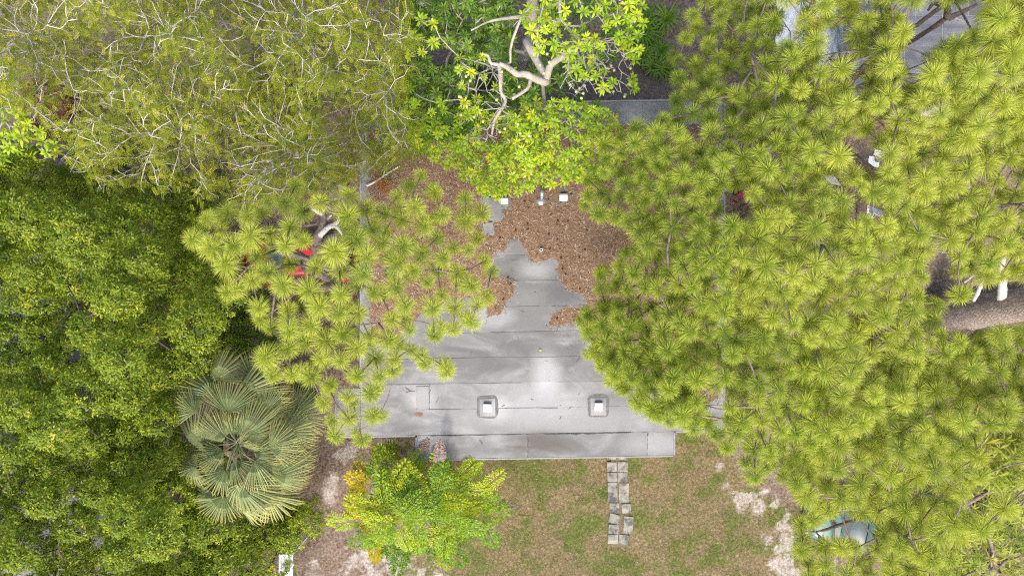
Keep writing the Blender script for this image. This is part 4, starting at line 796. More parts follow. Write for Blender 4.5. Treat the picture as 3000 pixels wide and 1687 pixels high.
for k in range(len(OC)):
    r = np.random.default_rng(600 + k); L_ = np.where(ownO == k)[0]
    if len(L_) == 0: continue
    cs = []; ns = []; tips = []
    for i in L_:
        c_, n_ = domed(lob[i, 0], lob[i, 1], LH[i], LR[i], r, 1.0 if LH[i] > 4.2 else .55, 1.15); cs.append(c_); ns.append(n_); tips.append(P(lob[i, 0], lob[i, 1], LH[i] - .5))
    tips = np.array(tips); cs = np.vstack(cs); ns = np.vstack(ns); ct = tips.mean(0); base = np.array([ct[0], ct[1], 0.0])
    root = thing('oak_tree', OAKLAB[k], 'tree', base, 'oaks along the left side')
    tr = smooth_line([(0, 0, -.1, .26), (.05, .05, .9, .2), (r.normal(0, .1), r.normal(0, .1), min(3, ct[2]*.4), .17), (0, 0, min(4.4, ct[2]*.6), .13)], 5); v, f = tube(tr[:, :3], tr[:, 3], 10, True, .04); obj('trunk', mesh_py('trunk', v, f, True), M_oakbark, root)
    sub = cs[r.random(len(cs)) < .05]; pos, par, ends = skeleton(np.vstack([tips, sub]) - base, tr[:, :3], .3, .5, .1, .4, .1, k, len(tr)//2)
    mb, _ = framework(pos, par, len(tr), .011, .45, .12, 5); obj('branch', mb.mesh('branch_framework', True), M_oakbark, root)
    q = clump_leaves(cs - base, ns, 32, .17, .105, .020, r); t = np.clip(np.repeat(np.clip(r.normal(.5, .16, len(cs)), 0, 1), 32) + r.normal(0, .14, len(q)), 0, .94); t[r.random(len(t)) < .004] = 1
    obj('crown', mesh_quads('oak_crown', q, t), M_oak, root, kind='stuff')

# ------------------------------------------------------------------ feathery trees, upper left: pale forking branches over fine pinnate leaves
FEA = [(-160, -120), (1190, -120), (1200, 120), (1190, 230), (1215, 330), (1235, 420), (1150, 480), (1040, 500), (960, 560), (880, 560), (780, 590), (700, 600), (640, 560), (540, 570), (430, 540), (300, 530), (200, 470), (190, 400), (120, 330), (-20, 300), (-160, 280)]
FGAP = [[(100, 300), (230, 290), (240, 350), (130, 370)], [(0, 20), (40, 30), (40, 60), (0, 60)], [(160, 380), (200, 380), (200, 470), (160, 470)], [(500, 480), (580, 480), (580, 560), (520, 560)], [(735, 40), (790, 40), (790, 90), (740, 90)]]
hF = lambda x, y: 8.2 + 2.6*(fbm(np.asarray(x)/130, np.asarray(y)/130, 2) - .5)*2 - 1.8*np.clip((y - 330)/280, 0, 1)
aF = poisson(FEA, FGAP, 29, 14000, 71); aF = aF[fbm(aF[:, 0]/75 + 7, aF[:, 1]/75, 3) > .40]; rF = np.random.default_rng(72); tF = PV(aF[:, 0], aF[:, 1], hF(aF[:, 0], aF[:, 1]) + rF.uniform(-.5, .5, len(aF)))
bF = poisson(FEA, FGAP, 33, 9000, 73); tF2 = PV(bF[:, 0], bF[:, 1], hF(bF[:, 0], bF[:, 1]) - rF.uniform(1.0, 2.6, len(bF)))
FC = [(60, 120), (430, 60), (500, 330), (830, 120), (860, 430), (1110, 260)]
FB = [(330, 300), (660, 270), (720, 500), (960, 360), (985, 560), (1010, 420)]
FL = ['feathery tree with sparse pale twigs at the far upper corner', 'feathery tree with long pale sweeping branches', 'feathery tree with pale forked branches above the oaks', 'feathery tree densely tangled with pale twigs', 'feathery tree reaching down to the yellow-tufted pine', 'feathery tree with tan dry pods next to the whorl-leaved mango']
def pinnate(o_, d, L, m_, ll, lw, r):
    K = len(o_); up = unit(np.array([0, 0, 1.0]) + r.normal(0, .35, (K, 3))); s = unit(np.cross(d, up)); qs = []
    for j in range(m_):
        u = (j + .6)/m_; c_ = o_ + d*(L*u)[:, None] - np.array([0, 0, .22])*(L*u*u)[:, None]; wv = ll*(1 - .5*abs(u - .45))
        for sg in (-1, 1):
            ld = unit(s*sg + d*.45 + r.normal(0, .12, (K, 3))); pw_ = unit(np.cross(ld, up))*lw
            mid = c_ + ld*wv*.5; qs.append(np.stack([c_, mid + pw_, c_ + ld*wv, mid - pw_], 1))
    return np.stack(qs, 1).reshape(-1, 4, 3), 2*m_
fc = np.array(FC); o1 = np.argmin(np.hypot(aF[:, None, 0] - fc[None, :, 0], aF[:, None, 1] - fc[None, :, 1]), 1); o2 = np.argmin(np.hypot(bF[:, None, 0] - fc[None, :, 0], bF[:, None, 1] - fc[None, :, 1]), 1)
for k in range(len(FC)):
    r = np.random.default_rng(800 + k); tips = np.vstack([tF[o1 == k], tF2[o2 == k]]); b = P(*FB[k], 0); b[2] = 0
    ct = tips.mean(0); base = np.array([ct[0]*.9 + b[0]*.1, ct[1]*.9 + b[1]*.1, 0])
    root = thing('feathery_tree', FL[k], 'tree', base, 'feathery pale-branched trees')
    tr = smooth_line([(0, 0, -.1, .22), (.1, .05, 1.5, .17), (.1, -.1, 3.2, .14), (0, 0, 4.6, .12), (.1, .1, 6.2, .08)], 5); v, f = tube(tr[:, :3], tr[:, 3], 9, True, .05); obj('trunk', mesh_py('trunk', v, f, True), M_mangobark, root)
    pos, par, ends = skeleton(tips - base, tr[:, :3], .62, .32, .13, .5, .12, 90 + k, len(tr)//2)
    mb, rad = framework(pos, par, len(tr), .008, .37, .06, 4)
    # bare twiglets standing out beyond the leaves
    ii = r.choice(np.arange(len(tr), len(pos)), min(800, len(pos) - len(tr)), replace=False)
    for i in ii:
        d = unit(unit(pos[i] - pos[par[i]]) + r.normal(0, .6, 3) + np.array([0, 0, .2])); p0 = pos[i]; L = r.uniform(.18, .5); p1 = p0 + d*L*.5 + r.normal(0, .03, 3); p2 = p1 + unit(d + r.normal(0, .4, 3))*L*.5
        mb.tube([p0, p1, p2], [.006, .005, .003], 3, False); mb.tube([p1, p1 + unit(d + r.normal(0, .7, 3))*L*.4], [.005, .003], 3, False)
    obj('branch', mb.mesh('branch_framework', True), M_palebark, root)
    ok = np.arange(len(tr), len(pos)); ok = ok[rad[ok] < .022]; src = np.concatenate([np.repeat(ends, 11), r.choice(ok, int(len(ends)*8.0))])
    o_ = pos[src] + r.normal(0, .14, (len(src), 3)) + np.array([0, 0, -.24]); dirs = unit(np.stack([r.normal(size=len(src)), r.normal(size=len(src)) - .25, r.normal(-.15, .3, len(src))], -1))
    q, per = pinnate(o_, dirs, r.uniform(.16, .34, len(src)), 7, .062, .0115, r); cl = np.clip(r.normal(.45, .2, len(src)), 0, .9); cl[r.random(len(src)) < .02] = 1
    obj('crown', mesh_quads('feathery_crown', q, np.clip(np.repeat(cl, per) + r.normal(0, .07, len(q)), 0, 1)), M_feather, root, kind='stuff')

# ------------------------------------------------------------------ whorl-leaved trees (mango and its lime-green neighbour)
def rosette_mesh(seed, mat, n=13, L=.20, W=.022, lift=25, name='leaf_rosette'):
    r = np.random.default_rng(seed); qs = []; tt = []
    for i in range(n):
        ph = i*2.399 + r.normal(0, .15); el = math.radians(lift - 55*i/n*(-1) - 40 + r.normal(0, 10)); el = math.radians(55 - 65*i/n + r.normal(0, 8)) if lift > 0 else el
        d = np.array([math.cos(ph)*math.cos(el), math.sin(ph)*math.cos(el), math.sin(el)]); s = unit(np.cross(d, [0, 0, 1.0])); l_ = L*r.uniform(.75, 1.15); u_ = np.cross(s, d)
        b0 = d*.015; m1 = b0 + d*l_*.4 + u_*.006; m2 = b0 + d*l_*.75 - np.array([0, 0, .10*l_]); t = b0 + d*l_ - np.array([0, 0, .30*l_])
        w_ = W*r.uniform(.8, 1.15); tv = r.normal(.5, .22)
        qs += [[b0, m1 + s*w_, m1, m1 - s*w_], [m1 - s*w_, m1, m2, m2 - s*w_*.75], [m1, m1 + s*w_, m2 + s*w_*.75, m2], [m2 - s*w_*.75, m2, m2 + s*w_*.75, t]]; tt += [tv]*4
    me = mesh_quads(name, np.array(qs), np.clip(tt, 0, 1)); me.materials.append(mat); return me
R_MANGO = [rosette_mesh(20 + i, M_mango, 17, .26, .027) for i in range(4)]
R_LIME = [rosette_mesh(30 + i, M_lime, 13, .20, .028) for i in range(4)]
R_BAMB = [rosette_mesh(40 + i, M_bamboo, 12, .34, .022) for i in range(4)]
def whorl_tree(name, label, cat, base, trunk, tips, meshes, bark, seed, r0=.012, rmax=.10, extra=(), bare=None, fruit=None, grp=None, part='leaf_rosette', scale=(.8, 1.2), pw=.45, alpha=.22):
    r = np.random.default_rng(seed); base = np.array([base[0], base[1], 0.0]); root = thing(name, label, cat, base, grp)
    tr = smooth_line(trunk, 6); v, f = tube(tr[:, :3] - base, tr[:, 3], 11, True, .05); obj('trunk', mesh_py('trunk', v, f, True), bark, root)
    allt = tips if bare is None else np.vstack([tips, bare]); pos, par, ends = skeleton(allt - base, tr[:, :3] - base, alpha, .35, .12, .5, .1, seed, len(tr)//3)
    mb, rad = framework(pos, par, len(tr), r0, pw, rmax, 5)
    for lp in extra: lp = smooth_line(lp, 5); v, f = tube(lp[:, :3] - base, lp[:, 3], 8, True, .05); obj('limb', mesh_py('limb', v, f, True), bark, root)
    obj('branch', mb.mesh('branch_framework', True), bark, root)
    for e in ends[:len(tips)][:300]:
        s_ = r.uniform(*scale); d = unit(unit(pos[e] - pos[par[e]])*.35 + np.array([0, 0, 1.0]) + r.normal(0, .25, 3)); o = bpy.data.objects.new(part, meshes[r.integers(len(meshes))]); COL.objects.link(o); o.parent = root; orient(o, pos[e], d, r.uniform(0, 6.28), (s_, s_, s_))
    rest = ends[:len(tips)][300:]
    if len(rest):
        vs_ = []
        for e in rest:
            me = meshes[r.integers(len(meshes))]; co_ = np.empty(len(me.vertices)*3, np.float32); me.vertices.foreach_get('co', co_); a_ = r.uniform(0, 6.28); c_, s_ = math.cos(a_), math.sin(a_)
            vs_.append((co_.reshape(-1, 3) @ np.array([[c_, s_, 0], [-s_, c_, 0], [0, 0, 1]]))*r.uniform(*scale) + pos[e])
        q = np.vstack(vs_).reshape(-1, 4, 3); obj('crown', mesh_quads('whorl_crown', q, np.clip(np.repeat(r.random(len(rest)), len(q)//len(rest)) + r.normal(0, .12, len(q)), 0, 1)), meshes[0].materials[0], root, kind='stuff')
    if fruit is not None:
        for p in fruit:
            bm = bmesh.new(); bmesh.ops.create_icosphere(bm, subdivisions=2, radius=.043); me = bpy.data.meshes.new('fruit'); bm.to_mesh(me); bm.free(); me.polygons.foreach_set('use_smooth', [True]*len(me.polygons)); obj('fruit', me, M_fruit, root, p - base)
    return root
# dark mango: behind and left
MD = [(1170, -100), (1840, -100), (1850, 60), (1830, 150), (1760, 200), (1700, 240), (1640, 300), (1700, 280), (1760, 310), (1700, 360), (1600, 380), (1440, 360), (1330, 400), (1230, 400), (1180, 330), (1190, 200)]
MDG = [[(1240, 130), (1330, 140), (1350, 200), (1280, 210), (1240, 170)], [(1370, 170), (1480, 190), (1470, 270), (1380, 300)], [(1500, -20), (1560, -20), (1560, 240), (1500, 240)], [(1600, 80), (1700, 90), (1650, 140)]]
a = poisson(MD, MDG, 20, 9000, 81); r = np.random.default_rng(82); t1 = PV(a[:, 0], a[:, 1], 5.6 + r.uniform(-.6, .8, len(a)) - 1.2*np.clip((a[:, 0] - 1500)/200, 0, 1)); t1 = t1[(a[:, 0] < 1540) | (fbm(a[:, 0]/70, a[:, 1]/70, 2) > .46)]
a = poisson(MD, MDG, 34, 3000, 83); t2 = PV(a[:, 0], a[:, 1], 4.2 + r.uniform(-.6, .6, len(a))); tips = np.vstack([t1, t2])
b = P(1400, 330, 0)
whorl_tree('mango_tree', 'dark green mango tree with drooping leaf whorls behind the roof', 'tree', b, [(b[0], b[1], -.1, .22), (b[0], b[1] + .2, 1.5, .17), (b[0] - .2, b[1] + .5, 3.0, .14), (b[0] - .3, b[1] + .8, 4.2, .10)], tips, R_MANGO, M_mangobark, 84, extra=[[T(1230, -10, 5.6, .09), T(1270, 25, 5.8, .09), T(1180 + 40, 5, 5.9, .06)], [T(1230, 75, 5.6, .06), T(1262, 55, 5.7, .05)], [T(1325, 220, 4.2, .08), T(1340, 170, 4.9, .08)]])
# pale-limbed lime tree: trunk rises away to the top edge, bare crooked boughs reach over the roof
ML = [(1180, 340), (1200, 240), (1230, 340), (1290, 300), (1340, 330), (1400, 300), (1460, 350), (1540, 300), (1640, 300), (1720, 310), (1790, 330), (1830, 410), (1800, 500), (1740, 535), (1640, 538), (1560, 550), (1470, 580), (1400, 570), (1370, 520), (1300, 480), (1210, 440)]
MLU = [(1520, -90), (1870, -90), (1885, 70), (1880, 180), (1860, 260), (1780, 270), (1680, 210), (1600, 170), (1530, 130)]
MLW = [(1180, 20), (1270, 60), (1280, 130), (1240, 180), (1180, 160)]; MLX = [(1340, 160), (1420, 150), (1450, 260), (1400, 330), (1340, 290)]
MLG = [[(1570, 150), (1660, 160), (1640, 220), (1560, 210)], [(1400, 380), (1460, 370), (1470, 420), (1400, 420)], [(1660, 320), (1720, 320), (1710, 350), (1660, 350)], [(1640, 400), (1700, 395), (1690, 440), (1640, 440)]]
r = np.random.default_rng(86); a1 = poisson(ML, MLG, 18, 16000, 87); t1 = PV(a1[:, 0], a1[:, 1], 6.2 + r.uniform(-.7, .7, len(a1)) - .8*np.clip((a1[:, 1] - 450)/140, 0, 1)); a2 = poisson(MLU, MLG, 25, 8000, 88); a2 = a2[fbm(a2[:, 0]/60, a2[:, 1]/60, 2) > .38]; t2 = PV(a2[:, 0], a2[:, 1], 8.2 + r.uniform(-.8, .6, len(a2))); a3 = np.vstack([poisson(MLW, [], 34, 900, 89), poisson(MLX, [], 34, 900, 90)]); t3 = PV(a3[:, 0], a3[:, 1], 7.0 + r.uniform(-.4, .4, len(a3)))
fr1 = r.uniform((1570, 150), (1850, 295), (34, 2)); fr2 = r.uniform((1340, 210), (1560, 420), (16, 2)); fr = np.vstack([fr1, fr2]); fruit = PV(fr[:, 0], fr[:, 1], 7.4 + r.uniform(-.3, .3, len(fr)))
bare = np.vstack([PV(*r.uniform((1640, 110), (1850, 280), (150, 2)).T, 7.9 + r.uniform(-.4, .4, 150)), PV(*r.uniform((1340, 180), (1500, 420), (150, 2)).T, 7.0 + r.uniform(-.4, .4, 150)), PV(*r.uniform((1640, 360), (1800, 460), (45, 2)).T, 6.3 + r.uniform(-.3, .3, 45)), PV(*r.uniform((1800, 30), (1900, 100), (16, 2)).T, 7.9 + r.uniform(-.3, .3, 16))])
b = P(1518, 240, 0)
tips = np.vstack([t1, t2, t3]); r.shuffle(tips)
lt = whorl_tree('whorl_leaved_tree', 'lime green tree with bare pale boughs and small round fruit over the roof', 'tree', b, [(b[0], b[1], -.1, .24), (b[0] + .05, b[1] + .1, 1.5, .2), (b[0] + .35, b[1] + .3, 3.4, .19), (b[0] + .4, b[1] + .6, 5.2, .17), (b[0] + .25, b[1] + 1.0, 7.0, .15)], tips, R_LIME, M_mangobark, 91, .0085, .085,
    extra=[[T(1540, 120, 6.0, .12), T(1600, 235, 6.4, .11), T(1570, 232, 6.6, .11), T(1540, 218, 6.8, .10), T(1515, 218, 6.9, .09), T(1490, 200, 7.0, .08), T(1462, 188, 7.1, .07)], [T(1600, 235, 6.4, .11), T(1615, 190, 6.8, .10), T(1660, 160, 7.2, .09), T(1710, 125, 7.5, .07)], [T(1462, 188, 7.1, .06), T(1466, 230, 7.1, .06), T(1468, 270, 7.0, .05), T(1480, 300, 6.9, .05), T(1450, 350, 6.8, .04), T(1440, 400, 6.6, .03)], [T(1556, 225, 6.6, .06), T(1545, 260, 6.7, .05), T(1500, 290, 6.8, .05)], [T(1462, 190, 7.1, .05), T(1438, 185, 7.2, .045), T(1430, 165, 7.3, .04), T(1415, 158, 7.4, .02)], [T(1530, 50, 6.0, .06), T(1480, 55, 6.3, .05), T(1430, 65, 6.5, .03), T(1380, 90, 6.7, .02)]], bare=bare, fruit=fruit, pw=.42)
# lime-leaved bush at the left edge
LE = [(-120, 180), (20, 180), (30, 240), (40, 300), (80, 360), (150, 400), (170, 450), (130, 480), (40, 500), (-120, 500)]
a = poisson(LE, [], 26, 3000, 93); r = np.random.default_rng(94); t1 = PV(a[:, 0], a[:, 1], 6.2 + r.uniform(-.8, .6, len(a))); b = P(240, 480, 0)
whorl_tree('whorl_leaved_tree', 'bright lime whorl-leaved tree at the left edge below the feathery tree', 'tree', b, [(b[0], b[1], -.1, .12), (b[0], b[1], 2, .09), (b[0] - .1, b[1] + .1, 4.4, .06)], t1, R_LIME, M_mangobark, 95, scale=(1.0, 1.5))
# bamboo-like shrubs at the right edge
for (poly, hh, lab, sd_, bb) in (([(2870, 1270), (2990, 1250), (3140, 1260), (3140, 1430), (2960, 1420), (2900, 1400)], 10.4, 'pale yellow-green bamboo clump between the pines at the right edge', 97, (2330, 1130)), ([(2640, 1610), (2740, 1500), (2850, 1420), (3140, 1400), (3140, 1800), (2560, 1800), (2600, 1650)], 6.2, 'green bamboo thicket below bare forked branches, lower right corner', 98, (2640, 1480))):
    a = poisson(poly, [], 17 if sd_ == 97 else 22, 6000, sd_); r = np.random.default_rng(sd_); t1 = PV(a[:, 0], a[:, 1], hh + r.uniform(-1, .5, len(a))); b = P(*bb, 0)
    whorl_tree('bamboo', lab, 'bamboo', b, [(b[0], b[1], -.1, .05), (b[0] + .1, b[1], hh*.4, .045), (b[0] + .3, b[1] - .1, hh*.8, .03)], t1, R_BAMB, M_petiole, sd_, r0=.006, rmax=.03, part='leaf_spray', scale=(.75, 1.15))

# ------------------------------------------------------------------ fan palm
def fan_mesh(seed, mat, R=1.15, nseg=46, spread=300, droop=.35):
    """costapalmate blade lying along +X from its hub, pleated, split towards the tips"""
    r = np.random.default_rng(seed); qs = []; tt = []; al = []; sp = math.radians(spread)
    for i in range(nseg):
        a = -sp/2 + sp*(i + .5)/nseg; da = sp/nseg*.5; l_ = R*(.72 + .28*math.cos(a*.5))*r.uniform(.93, 1.05); zf = .5*abs(math.sin(a))*.35
        def pt(rho, ang, dz=0): 
            z = .22*rho - droop*rho*rho*(1 + .4*abs(a)/PI) + dz + .10*math.cos(a)*rho - .30*abs(math.sin(ang))*rho
            return np.array([rho*math.cos(ang) + .12, rho*math.sin(ang), z])
        ps = .05; m = l_*.36; k_ = l_*.8; jt = r.normal(0, .035); tipz = -r.uniform(.03, .2)*R
        A = pt(.03, a); B1 = pt(m, a - da, ps if i % 2 else 0); B2 = pt(m, a + da, 0 if i % 2 else ps); Mid = pt(m, a, .03); C1 = pt(k_, a - da*.42 + jt*.5, tipz*.3); C2 = pt(k_, a + da*.42 + jt*.5, tipz*.3); Cm = pt(k_, a + jt*.5, tipz*.3 + .012); Tp = pt(l_, a + jt*1.4, tipz)
        qs += [[A, B1, Mid, B2], [B1, C1, Cm, Mid], [Mid, Cm, C2, B2], [C1, Tp, C2, Cm]]; tv = r.normal(.5, .3); tt += [tv]*4
        al += [[0, 0, 0, 0], [0, .3, .3, 0], [0, .3, .3, 0], [.3, 1, .3, .3]]
    me = mesh_quads('palm_frond', np.array(qs), np.clip(tt, 0, 1), np.array(al)); me.materials.append(mat); return me
M_fpet = plain('dull_green_petiole', (.15, .18, .08), .6, .3, .2, 4); PH = 6.0; pb = P(745, 1265, 0); pcx = P(690, 1300, PH)
palm = thing('fan_palm', 'silvery fan palm between the oaks and the bare ground', 'palm', (pb[0], pb[1], 0))
tr = smooth_line([(0, 0, -.1, .22), (.02, 0, 2, .19), (pcx[0] - pb[0], pcx[1] - pb[1], PH - .6, .2), (pcx[0] - pb[0], pcx[1] - pb[1], PH - .1, .14)], 6); v, f = tube(tr[:, :3], tr[:, 3], 12, True, .08); obj('trunk', mesh_py('trunk', v, f, True), M_palmwood, palm)
FAN = [fan_mesh(50 + i, M_fan, 1.08 + .06*i, 32 + 3*i, 150 + 24*i, .30 + .08*i) for i in range(4)]; FAND = fan_mesh(59, M_fan_dead, 1.0, 36, 230, .7)
# hub pixel, direction the blade points in (degrees, photo: 0 = right, 90 = up), height offset
FR = [(583, 1213, 125, -.1), (664, 1217, 90, .3), (761, 1221, 62, -.1), (705, 1280, 48, .35), (777, 1314, 8, .25), (668, 1365, 250, .0), (785, 1390, -12, -.1), (700, 1404, -62, .2), (705, 1455, -85, -.2), (520, 1262, 178, -.7), (583, 1365, 205, -.6), (640, 1120, 100, -.5), (735, 1120, 78, -.6), (830, 1270, 25, -.4), (820, 1340, 0, -.5), (770, 1440, -35, -.5), (735, 1345, -25, .2), (640, 1440, 235, -.7), (850, 1225, 40, -.9)]
r = np.random.default_rng(57)
FR += [(600, 1300, 168, -.3), (745, 1425, -50, -.2), (655, 1440, 262, -.4), (625, 1170, 112, -.4), (715, 1165, 85, -.3)]
for i, (px_, py_, ang, dz) in enumerate(FR):
    hub = P(px_, py_, PH + dz); o0 = np.array([pcx[0], pcx[1], PH - .15]); loc_ = hub - np.array([pb[0], pb[1], 0])
    o = bpy.data.objects.new('frond', FAN[i % 4]); COL.objects.link(o); o.parent = palm; o.location = tuple(loc_); pit = .05 + .35*max(0, -dz) + r.normal(0, .1) - (.35 if dz > .5 else 0)
    o.rotation_euler = (r.normal(0, .4), pit, math.radians(ang + r.normal(0, 10))); s_ = r.uniform(.8, 1.05); o.scale = (s_, s_, s_)
    me = MB().tube(smooth_line([o0 - np.array([pb[0], pb[1], 0]), (o0 + hub)/2 - np.array([pb[0], pb[1], -.18]), loc_ + np.array([math.cos(math.radians(ang)), math.sin(math.radians(ang)), 0])*.12], 4), [.024, .022, .02, .019, .018, .017, .016, .015, .014], 5).mesh('petiole'); obj('petiole', me, M_fpet, palm)
for i in range(6):      # young fronds standing up from the heart
    a_ = i*63 + 20; q = np.array([pcx[0], pcx[1], PH - .1]) + np.array([math.cos(math.radians(a_)), math.sin(math.radians(a_)), 0])*(.15 + .07*i); o = bpy.data.objects.new('frond', FAN[i % 3]); COL.objects.link(o); o.parent = palm; o.location = tuple(q - np.array([pb[0], pb[1], 0])); o.rotation_euler = (r.normal(0, .5), -1.0 + .11*i, math.radians(a_)); o.scale = (.8, .62, .8)
for i in range(7):
    a_ = (i*51 - 40); q = np.array([pcx[0], pcx[1], PH - .9]) + np.array([math.cos(math.radians(a_)), math.sin(math.radians(a_)), 0])*r.uniform(.6, 1.0); o = bpy.data.objects.new('dry_frond', FAND); COL.objects.link(o); o.parent = palm; o.location = tuple(q - np.array([pb[0], pb[1], 0])); o.rotation_euler = (0, .75, math.radians(a_)); o['label'] = 'dry brown hanging frond'

# ------------------------------------------------------------------ fishtail palm clump by the porch
def fish_frond(seed, mat, L=1.5, npin=13, nl=7, width=.50, arch=.55):
    r = np.random.default_rng(seed); qs = []; tt = []; ctrl = [np.array([0, 0, 0]), np.array([L*.45, 0, L*.30]), np.array([L, 0, L*.30 - L*arch])]
    bz = lambda u: (1-u)**2*ctrl[0] + 2*u*(1-u)*ctrl[1] + u*u*ctrl[2]
    for i in range(npin):
        u = .18 + .82*(i + .5)/npin; p = bz(u); tg = unit(bz(min(1, u + .02)) - bz(u - .02)); wl = width*math.sin(PI*(.16 + .74*u))*r.uniform(.85, 1.1)
        for sg in (-1, 1):
            pd = unit(np.array([tg[0]*.55, sg*.9, tg[2]*.5 + .08]) + r.normal(0, .07, 3)); 
            for j in range(nl):
                w_ = (j + .7)/nl; c_ = p + pd*wl*w_ - np.array([0, 0, .18*wl*w_*w_])
                for s2 in (-1, 1):
                    if j == nl - 1 and s2 < 0: continue
                    perp = unit(np.cross(pd, np.array([0, 0, 1.0])))*s2; ld = unit(pd*.75 + perp*.8 + np.array([0, 0, r.normal(.05, .25)])); ll = .165*r.uniform(.75, 1.2)*(1.15 - .35*w_); sd2 = unit(np.cross(ld, unit(np.array([0, 0, 1.0]) + r.normal(0, .3, 3))))
                    ww_ = ll*.20; e1 = c_ + ld*ll*.95 + sd2*ww_; e2 = c_ + ld*ll*.78 - sd2*ww_*.9
                    qs.append([c_, e1, c_ + ld*ll*1.02, e2]); tt.append(r.normal(.5, .2))
    # rachis as thin strips
    for i in range(8):
        a, b_ = bz(i/8), bz((i+1)/8); s = np.array([0, .012*(1 - i/9), 0]); qs.append([a - s, a + s, b_ + s*.8, b_ - s*.8]); tt.append(.6)
    me = mesh_quads('fishtail_frond', np.array(qs), np.clip(tt, 0, 1)); me.materials.append(mat); return me
FF = [fish_frond(60 + i, M_fish, 1.5 + .15*(i % 3), 10 + i % 3, 5, .50 + .05*(i % 2), .38 + .1*(i % 3)) for i in range(5)]
FY = [fish_frond(70 + i, M_fish_y, 1.0, 10, 6, .36, .4) for i in range(2)]; FD = [fish_frond(75 + i, M_fish_d, 1.1, 10, 5, .25, .2) for i in range(2)]
fb = P(1235, 1450, 0); fp = thing('fishtail_palm', 'bright lime fishtail palm clump growing against the porch corner', 'palm', (fb[0], fb[1], 0)); r = np.random.default_rng(99)
stems = [(1100, 1400, 3.4), (1180, 1390, 3.6), (1260, 1400, 3.7), (1340, 1390, 3.3), (1400, 1420, 3.0), (1080, 1480, 3.2), (1150, 1470, 4.2), (1240, 1480, 4.1), (1330, 1490, 3.6), (1410, 1490, 2.9), (1120, 1540, 3.5), (1200, 1550, 3.7), (1290, 1560, 3.2), (1160, 1430, 4.0), (1290, 1440, 4.0), (1180, 1500, 4.4)]
for i, (px_, py_, h_) in enumerate(stems):
    px_ -= 12; py_ += 24; c_ = P(px_, py_, h_) - np.array([fb[0], fb[1], 0]); g0 = np.array([c_[0]*.55, c_[1]*.55, -.05]); mb = MB().tube(smooth_line([g0, (g0 + c_)/2 + np.array([0, 0, .2]), c_ - np.array([0, 0, .15])], 4), [.05]*3 + [.045]*3 + [.035]*3, 7); obj('stem', mb.mesh('stem'), M_petiole, fp)
    out = math.atan2(c_[1], c_[0])
    for j in range(5):
        a_ = out + (j - 2)*1.05 + r.normal(0, .25) if i < 13 else j*1.257 + r.normal(0, .3)
        me = FF[r.integers(5)]; nm = 'frond'; pxx, pyy = px_ + 60*math.cos(a_), py_ - 60*math.sin(a_)
        if (pxx < 1090 and r.random() < .6) or (pxx > 1430 and r.random() < .3) or r.random() < .05: me = FY[r.integers(2)]; nm = 'yellow_frond'
        o = bpy.data.objects.new(nm, me); COL.objects.link(o); o.parent = fp; o.location = tuple(c_); o.rotation_euler = (r.normal(0, .2), r.uniform(-.45, .15), a_); s_ = r.uniform(.62, .85); o.scale = (s_,)*3
        if nm == 'yellow_frond': o['label'] = 'yellowing frond'
for (px_, py_, h_, ang, k_) in ((1285, 1360, 3.9, 88, 'd'), (1150, 1360, 2.6, 95, 'y'), (1125, 1360, 2.5, 110, 'y'), (1220, 1345, 3.0, 60, 'd'), (1250, 1350, 2.9, 120, 'd'), (1440, 1470, 2.0, -8, 'd'), (1280, 1600, 1.8, -75, 'd'), (1130, 1575, 1.8, 250, 'd'), (1190, 1350, 2.4, 130, 'd'), (1075, 1480, 2.8, 170, 'y'), (1090, 1400, 3.2, 140, 'y')):
    o = bpy.data.objects.new('dead_frond' if k_ == 'd' else 'yellow_frond', (FD if k_ == 'd' else FY)[r.integers(2)]); COL.objects.link(o); o.parent = fp; o.location = tuple(P(px_, py_, h_) - np.array([fb[0], fb[1], 0])); o.rotation_euler = (r.normal(0, .15), -.15, math.radians(ang)); o.scale = (.72,)*3; o['label'] = 'dry pinkish dead frond' if k_ == 'd' else 'yellowing frond'

# ------------------------------------------------------------------ low plants
def shrub(name, label, cat, px, py, h, rpx, mat, seed, L=.09, W=.02, dens=1.0, grp=None):
    r = np.random.default_rng(seed); g0 = P(px, py, 0); c_, n_ = domed(px, py, h, rpx, r, dens, .8); b = np.array([P(px, py, h)[0], P(px, py, h)[1], 0.0])
    root = thing(name, label, cat, b, grp); mb = MB()
    for i in range(5): mb.tube([(r.normal(0, .05), r.normal(0, .05), -.05), (r.normal(0, .15), r.normal(0, .15), h*.5), tuple(r.normal(0, .2, 2)) + (h*.8,)], [.025, .018, .01], 5)
    obj('stem', mb.mesh('stem'), M_oakbark, root); q = clump_leaves(c_ - b, n_, 24, .16, L, W, r); obj('foliage', mesh_quads('foliage', q, np.clip(r.normal(.45, .25, len(q)), 0, 1)), mat, root, kind='stuff'); return root
shrub('shrub', 'red-leaved shrub glimpsed beneath the feathery tree', 'shrub', 170, 325, 2.6, 95, M_redleaf, 1, .11, .03)
k_ = 0
